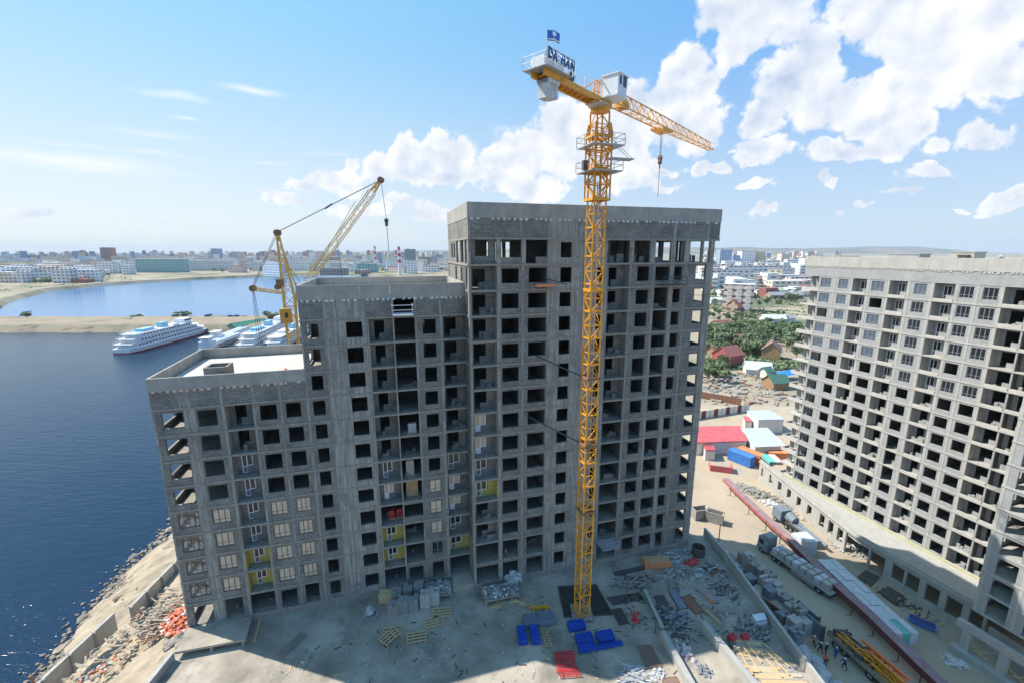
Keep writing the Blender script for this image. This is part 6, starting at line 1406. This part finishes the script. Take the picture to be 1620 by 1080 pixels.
for px, py, lb in ((1283,1000,'blue-grey sheet panel, upper of two standing behind the workers'),(1276,985,'blue-grey sheet panel, farther of two standing behind the workers')):
    T = thing('sheet_panel', lb, 'panel', P_(px,py,SZ), -1.25); g = MB(); g.box(-1.6,1.6,-.1,.1,.1,2.4); g.build('sheet', M['bluegrey'], T); g = MB(); g.box(-1.65,-1.55,-.3,.3,0,2.5); g.box(1.55,1.65,-.3,.3,0,2.5); g.build('stand', M['rebar'], T)
p = G(1222,958,SZ); T = thing('steel_trough', 'dirty half-round steel trough beside the parapet', 'trough', tuple(p), -1.05)
g = MB()
for i in range(10):
    a_ = pi+pi*i/10; b_ = pi+pi*(i+1)/10; A = [(-3.4,cos(a_)*1.3,1.4+sin(a_)*1.2),(3.4,cos(a_)*1.3,1.4+sin(a_)*1.2),(3.4,cos(b_)*1.3,1.4+sin(b_)*1.2),(-3.4,cos(b_)*1.3,1.4+sin(b_)*1.2)]; g.hexa([Vector(v)*1 for v in A]+[Vector((v[0],v[1]*.93,1.4+(v[2]-1.4)*.93)) for v in A])
g.build('shell', M['rust'], T); g = MB(); g.box(-3.2,3.2,-1.1,1.1,.9,1.15); g.build('fill', M['plank'], T); g = MB(); [g.box(x,x+.2,-1.1,1.1,0,.4) for x in (-2.5,2.3)]; g.build('skid', M['rebar'], T)
M['cab_grey'] = mat('cab_grey_green', (.20,.24,.25), .45, (.27,.31,.32), 1)
def wheel(T, x, y, r_=.5, w_=.3):
    g = MB(); g.cyl((x,y-w_/2,r_),(x,y+w_/2,r_),r_,16); o = g.build('wheel', M['black'], T); g = MB(); g.cyl((x,y-w_/2-.02,r_),(x,y+w_/2+.02,r_),r_*.45,10); g.build('rim', M['steel'], o)
# truck with a loaded trailer
a = G(1211,870,SZ); b = G(1309,940,SZ); d = b-a; ang = math.atan2(d.y,d.x)
T = thing('flatbed_truck', 'flatbed truck with grey cab and long trailer loaded with two rows of block pallets', 'truck', tuple(a), ang); LT = d.length+1.2
g = MB(); g.hexa([(-.9,-1.2,.7),(1.1,-1.2,.7),(1.1,1.2,.7),(-.9,1.2,.7),(-.75,-1.15,3.0),(1.1,-1.15,3.0),(1.1,1.15,3.0),(-.75,1.15,3.0)]); g.box(-.95,-.7,-1.2,1.2,.45,1.1); g.box(-.2,1.2,-1.0,1.0,3.0,3.5); cab = g.build('cab', M['cab_grey'], T)
g = MB(); g.hexa([(-.93,-1.0,1.6),(-.86,-1.0,1.6),(-.86,1.0,1.6),(-.93,1.0,1.6),(-.84,-1.0,2.6),(-.78,-1.0,2.6),(-.78,1.0,2.6),(-.84,1.0,2.6)]); g.build('windscreen', M['glassd'], cab)
for s_ in (-1.19,1.16): g = MB(); g.box(-.5,.3,s_,s_+.04,1.7,2.5); g.build('side_window', M['glassd'], cab)
for y_ in (-.9,.65): g = MB(); g.box(-1.0,-.95,y_,y_+.3,.8,1.0); g.build('headlight', M['cab_w'], cab)
g = MB(); g.box(1.15,LT,-.45,.45,.75,1.0); g.build('chassis', M['rebar'], T)
g = MB(); g.box(1.9,LT,-1.28,1.28,1.2,1.35); g.box(1.9,LT,-1.32,-1.28,1.1,1.6); g.box(1.9,LT,1.28,1.32,1.1,1.6); g.build('trailer_bed', M['blockpale'], T)
for x in (0.1,2.6,3.7,LT-4.3,LT-3.1,LT-1.9):
    for y_ in (-1.05,1.05): wheel(T, x, y_)
n = int((LT-2.4)/1.25)
g = MB(); g.box(6.0,10.0,-1.36,-1.30,.4,1.1); g.build('side_guard', M['blockgrey'], T)
a_w = Matrix.Translation(a) @ Matrix.Rotation(ang,4,'Z')
for i in range(n):
    for s_ in (-1,1):
        q = a_w @ Vector((2.6+i*1.25, s_*.63, 1.352)); o = thing('block_pallet', '%s foil-wrapped block pallet from the cab in the %s row on the trailer' % (('first','second','third','fourth','fifth','sixth','seventh','eighth','ninth','tenth','eleventh','twelfth')[i], 'street-side' if s_ < 0 else 'walkway-side'), 'block stack', tuple(q), ang, 'block pallets on the trailer, '+('street-side' if s_ < 0 else 'walkway-side'))
        g = MB(); g.box(-.55,.55,-.55,.55,0,.1); g.build('pallet', M['grey_wood'], o); g = MB(); g.box(-.53,.53,-.53,.53,.1,.95+.1*((i*3)%2)); g.box(-.45,.45,-.45,.45,.95+.1*((i*3)%2),1.02+.1*((i*3)%2)); g.build('blocks', M['blockpale' if i % 3 else 'teal_pack'], o)
# teal and white insulation packs behind the walkway
def packs(label, a, b, rows, W, h, seed, m=('teal_pack','teal_pack','teal_pack','teal')):
    d = b-a; ang = math.atan2(d.y,d.x); L_ = d.length; r = random.Random(seed); T = thing('pack_stack', label, 'packs', tuple(a), ang); n = max(1,int(L_/2.2))
    for i in range(n):
        for j in range(rows):
            g = MB(); hh = h+r.uniform(-.12,.12); x0 = i*L_/n; y0 = -W/2+j*W/rows
            for k in range(3): g.box(x0+.02+r.random()*.05,x0+L_/n-.03,y0+.02,y0+W/rows-.03,.02+k*hh/3,(k+1)*hh/3-.02)
            g.build('pack', M[r.choice(m)], T)
packs('long row of white and teal wrapped insulation packs behind the maroon walkway', G(1304,898,SZ), G(1432,1020,SZ), 3, 3.2, 1.9, 4)
packs('short stack of pale teal packs where the walkway meets the shadow', G(1262,852,SZ), G(1280,868,SZ), 2, 3.0, 1.5, 5, ('teal_pack','teal_pack','pink_sack','teal'))
packs('two flat grey packs lying against the walkway beside the trailer', G(1270,868,SZ), G(1282,880,SZ), 1, 2.0, 2.9, 6, ('teal_pack',))
packs('teal and white packs on the arcade roof at its left end', G(1214,722,-6.2), G(1228,735,-6.2), 2, 3.2, .8, 7, ('teal','white_sack','teal_pack','pink_sack'))
# silver-blue tarpaulin-covered truck by the arcade
a = G(1228,818,SZ); b = G(1280,856,SZ); d = b-a; ang = math.atan2(d.y,d.x); T = thing('mixer_truck', 'pale blue truck-mounted machine parked by the arcade', 'truck', tuple(a), ang); L_ = d.length
g = MB(); g.box(0,2.2,-1.2,1.2,.8,2.9); cab = g.build('cab', M['bluegrey'], T); g = MB(); g.box(-.05,0,-1,1,1.7,2.6); g.build('windscreen', M['glassd'], cab)
g = MB(); g.box(2.3,L_,-.5,.5,.7,1.0); g.build('chassis', M['rebar'], T); g = MB(); g.cyl((2.8,.2,2.1),(L_*.55,.2,1.9),1.1,14,.85); g.build('tank', M['bluegrey'], T); g = MB(); g.box(L_*.45,L_+2,-.55,.25,1.2,1.5); g.cyl((L_*.5,.6,1.7),(L_+3,.6,1.1),.28,8); g.build('boom', M['bluegrey'], T)
for x in (.9,3.6,4.7,L_-1.4):
    for y_ in (-1.05,1.05): wheel(T, x, y_)
# crane lorry at the bottom edge
a = G(1318,1010,SZ); b = G(1425,1105,SZ); d = b-a; ang = math.atan2(d.y,d.x); T = thing('crane_lorry', 'dark lorry loaded with orange and yellow crane booms at the bottom edge', 'truck', tuple(a), ang); L_ = d.length
g = MB(); g.box(0,L_,-1.3,1.3,1.0,1.25); g.box(0,L_,-1.34,-1.3,1.0,1.7); g.build('bed', M['grey_wood'], T)
g = MB(); lattice(g,(1,-.6,1.8),(L_,-.6,1.8),.8,.8,1.2,.12,.07); g.build('boom_section', M['crane_y'], T); g = MB(); lattice(g,(4,.5,1.9),(L_,.5,1.9),.8,.9,1.2,.14,.08); g.build('boom_section', M['hivis'], T)
g = MB(); g.bar((3,.9,2.5),(L_,.7,2.7),.25); g.build('boom_tube', M['hivis'], T); g = MB(); g.bar((5,0,2.5),(L_,-.2,2.6),.22); g.build('boom_tube', M['crane_y'], T)
g = MB(); r = random.Random(8)
for k in range(50): g.rbox((r.uniform(.3,6),r.uniform(-1.1,1.1),1.26+r.random()*.5), r.uniform(.4,1.6), r.uniform(.1,.4), r.uniform(.1,.4), r.random()*3, 0, r.gauss(0,.2))
g.build('scrap_load', M['rebar'], T)
for x in (1.2,2.5,6,7.3,L_-3):
    for y_ in (-1.05,1.05): wheel(T, x, y_)
flatp('mat','black square mat, upper of two on the sand between packs and arcade',[(1357,913),(1370,903),(1391,914),(1377,928)],.25,'rebar','mat',z=SZ)
flatp('mat','black square mat, lower of two on the sand between packs and arcade',[(1390,938),(1405,930),(1431,946),(1417,958)],.4,'rebar','mat',z=SZ)
p = G(1458,988,SZ); T = thing('tub', 'blue plastic tub lying behind the teal packs', 'tub', tuple(p), -.8); g = MB(); g.hexa([(-1.2,-.5,.05),(1.2,-.5,.05),(1.2,.5,.05),(-1.2,.5,.05),(-1.5,-.75,.6),(1.5,-.75,.6),(1.5,.75,.6),(-1.5,.75,.6)]); g.build('shell', M['blue_cont'], T); g = MB(); g.box(-1.4,1.4,-.65,.65,.6,.62); g.build('inside', M['navy'], T)
for px, py, rt, lb in ((1107,818,.2,'grey concrete box beside the right end of the tall section'),(1130,824,-.6,'open crate of concrete pieces on the sunlit street')):
    T = thing('concrete_box', lb, 'box', P_(px,py,SZ), rt); g = MB(); addwall(g,0,-1.6,1.6,0,2.2,-.9,-.7); addwall(g,0,-1.6,1.6,0,2.2,.7,.9); addwall(g,1,-.7,.7,0,2.2,-1.6,-1.4); g.build('side', M['blockgrey'], T); g = MB(); g.box(1.4,1.6,-.7,.7,0,2.0); g.build('end', M['plank'], T)
beam('thin lamp-like pole standing on the sunlit street', (1136,862),(1136.5,861),.1,4.2,'rebar',SZ,'pole')
# ------------------------------------------------------------------ people
def skinned(name, pts, edges, radii, m, parent):
    me = bpy.data.meshes.new(name); me.from_pydata(pts, edges, []); me.materials.append(m); o = obj(name, me, parent)
    o.modifiers.new('skin','SKIN'); s = o.modifiers.new('sub','SUBSURF'); s.levels = s.render_levels = 1
    for v, rr in zip(me.skin_vertices[0].data, radii): v.radius = (rr, rr)
    me.skin_vertices[0].data[0].use_root = True; return o
def person(label, px, py, rot, m_up, m_low, pose=0, helmet='hivis'):
    T = thing('person', label, 'person', P_(px,py,SZ), rot); s = .22 if pose else .08
    pts = [(0,0,.95),(0,0,1.2),(0,0,1.42),(0,0,1.5),(0,.02,1.58),(.19,0,1.42),(.27,.05+s,1.15),(.24,.22+s,.95),(-.19,0,1.42),(-.27,-s*.5,1.15),(-.25,.12-s,.92),(.1,0,.9),(.12,s,.5),(.12,s*.5,.08),(.12,s*.5+.15,.04),(-.1,0,.9),(-.12,-s,.5),(-.12,-s*1.4,.08),(-.12,-s*1.4+.15,.04)]
    ed = [(0,1),(1,2),(2,3),(3,4),(2,5),(5,6),(6,7),(2,8),(8,9),(9,10),(0,11),(11,12),(12,13),(13,14),(0,15),(15,16),(16,17),(17,18)]
    rd = [.15,.15,.15,.06,.06,.075,.055,.04,.075,.055,.04,.1,.07,.05,.04,.1,.07,.05,.04]
    skinned('body', pts, ed, rd, M[m_low], T)
    rj = [(0,0,.98),(0,0,1.2),(0,0,1.42),(.19,0,1.42),(.27,.05+s,1.15),(-.19,0,1.42),(-.27,-s*.5,1.15)]
    skinned('jacket', rj, [(0,1),(1,2),(2,3),(3,4),(2,5),(5,6)], [.17,.175,.17,.09,.07,.09,.07], M[m_up], T)
    g = MB(); g.cyl((0,.02,1.52),(0,.03,1.66),.085,10,.095); g.cyl((0,.03,1.66),(0,.03,1.76),.095,10,.05); g.build('head', M['skin'], T, True)
    g = MB(); g.cyl((0,.03,1.68),(0,.03,1.71),.16,12); g.cyl((0,.03,1.71),(0,.03,1.82),.125,12,.06); g.build('helmet', M[helmet], T, True)
    g = MB(); g.box(.2,.28,.2+s,.28+s,.86,.96); g.box(-.29,-.21,.1-s,.18-s,.83,.93); g.build('glove', M['darkcloth'], T)
person('person in an orange jacket, the farther of the two orange ones in the street', 1287,1022,.5,'hivis','darkcloth',1,'cab_w')
person('person in a bright orange jacket, the nearest of the group in the street', 1305,1052,2.2,'hivis','darkcloth',0,'hivis')
person('person in dark clothes walking beside the farther orange jacket', 1297,1032,1.4,'darkcloth','darkcloth',1,'cab_w')
person('person in dark clothes and light helmet behind the nearest orange jacket', 1306,1034,.2,'darkcloth','darkcloth',0,'cab_w')
person('person in blue workwear standing nearest the lorry', 1321,1040,2.8,'bluecloth','bluecloth',0,'cab_w')
person('person in dark blue clothes at the bottom of the group', 1335,1058,1.0,'bluecloth','darkcloth',1,'cab_w')
# ------------------------------------------------------------------ air
def haze():
    m = bpy.data.materials.new('haze'); m.use_nodes = True; nt = m.node_tree; nt.nodes.clear()
    o = nt.nodes.new('ShaderNodeOutputMaterial'); v = nt.nodes.new('ShaderNodeVolumePrincipled'); nt.links.new(v.outputs[0], o.inputs['Volume'])
    v.inputs['Color'].default_value = (.80,.90,1,1); v.inputs['Density'].default_value = HAZE; v.inputs['Anisotropy'].default_value = 0
    g = MB(); g.box(-15000,15000,-600,15500,WZ-2.5,190); g.build('haze', m, kind='stuff', label='thin bluish haze fading the far city and hills', cat='haze')
HAZE = 0.00006
haze()
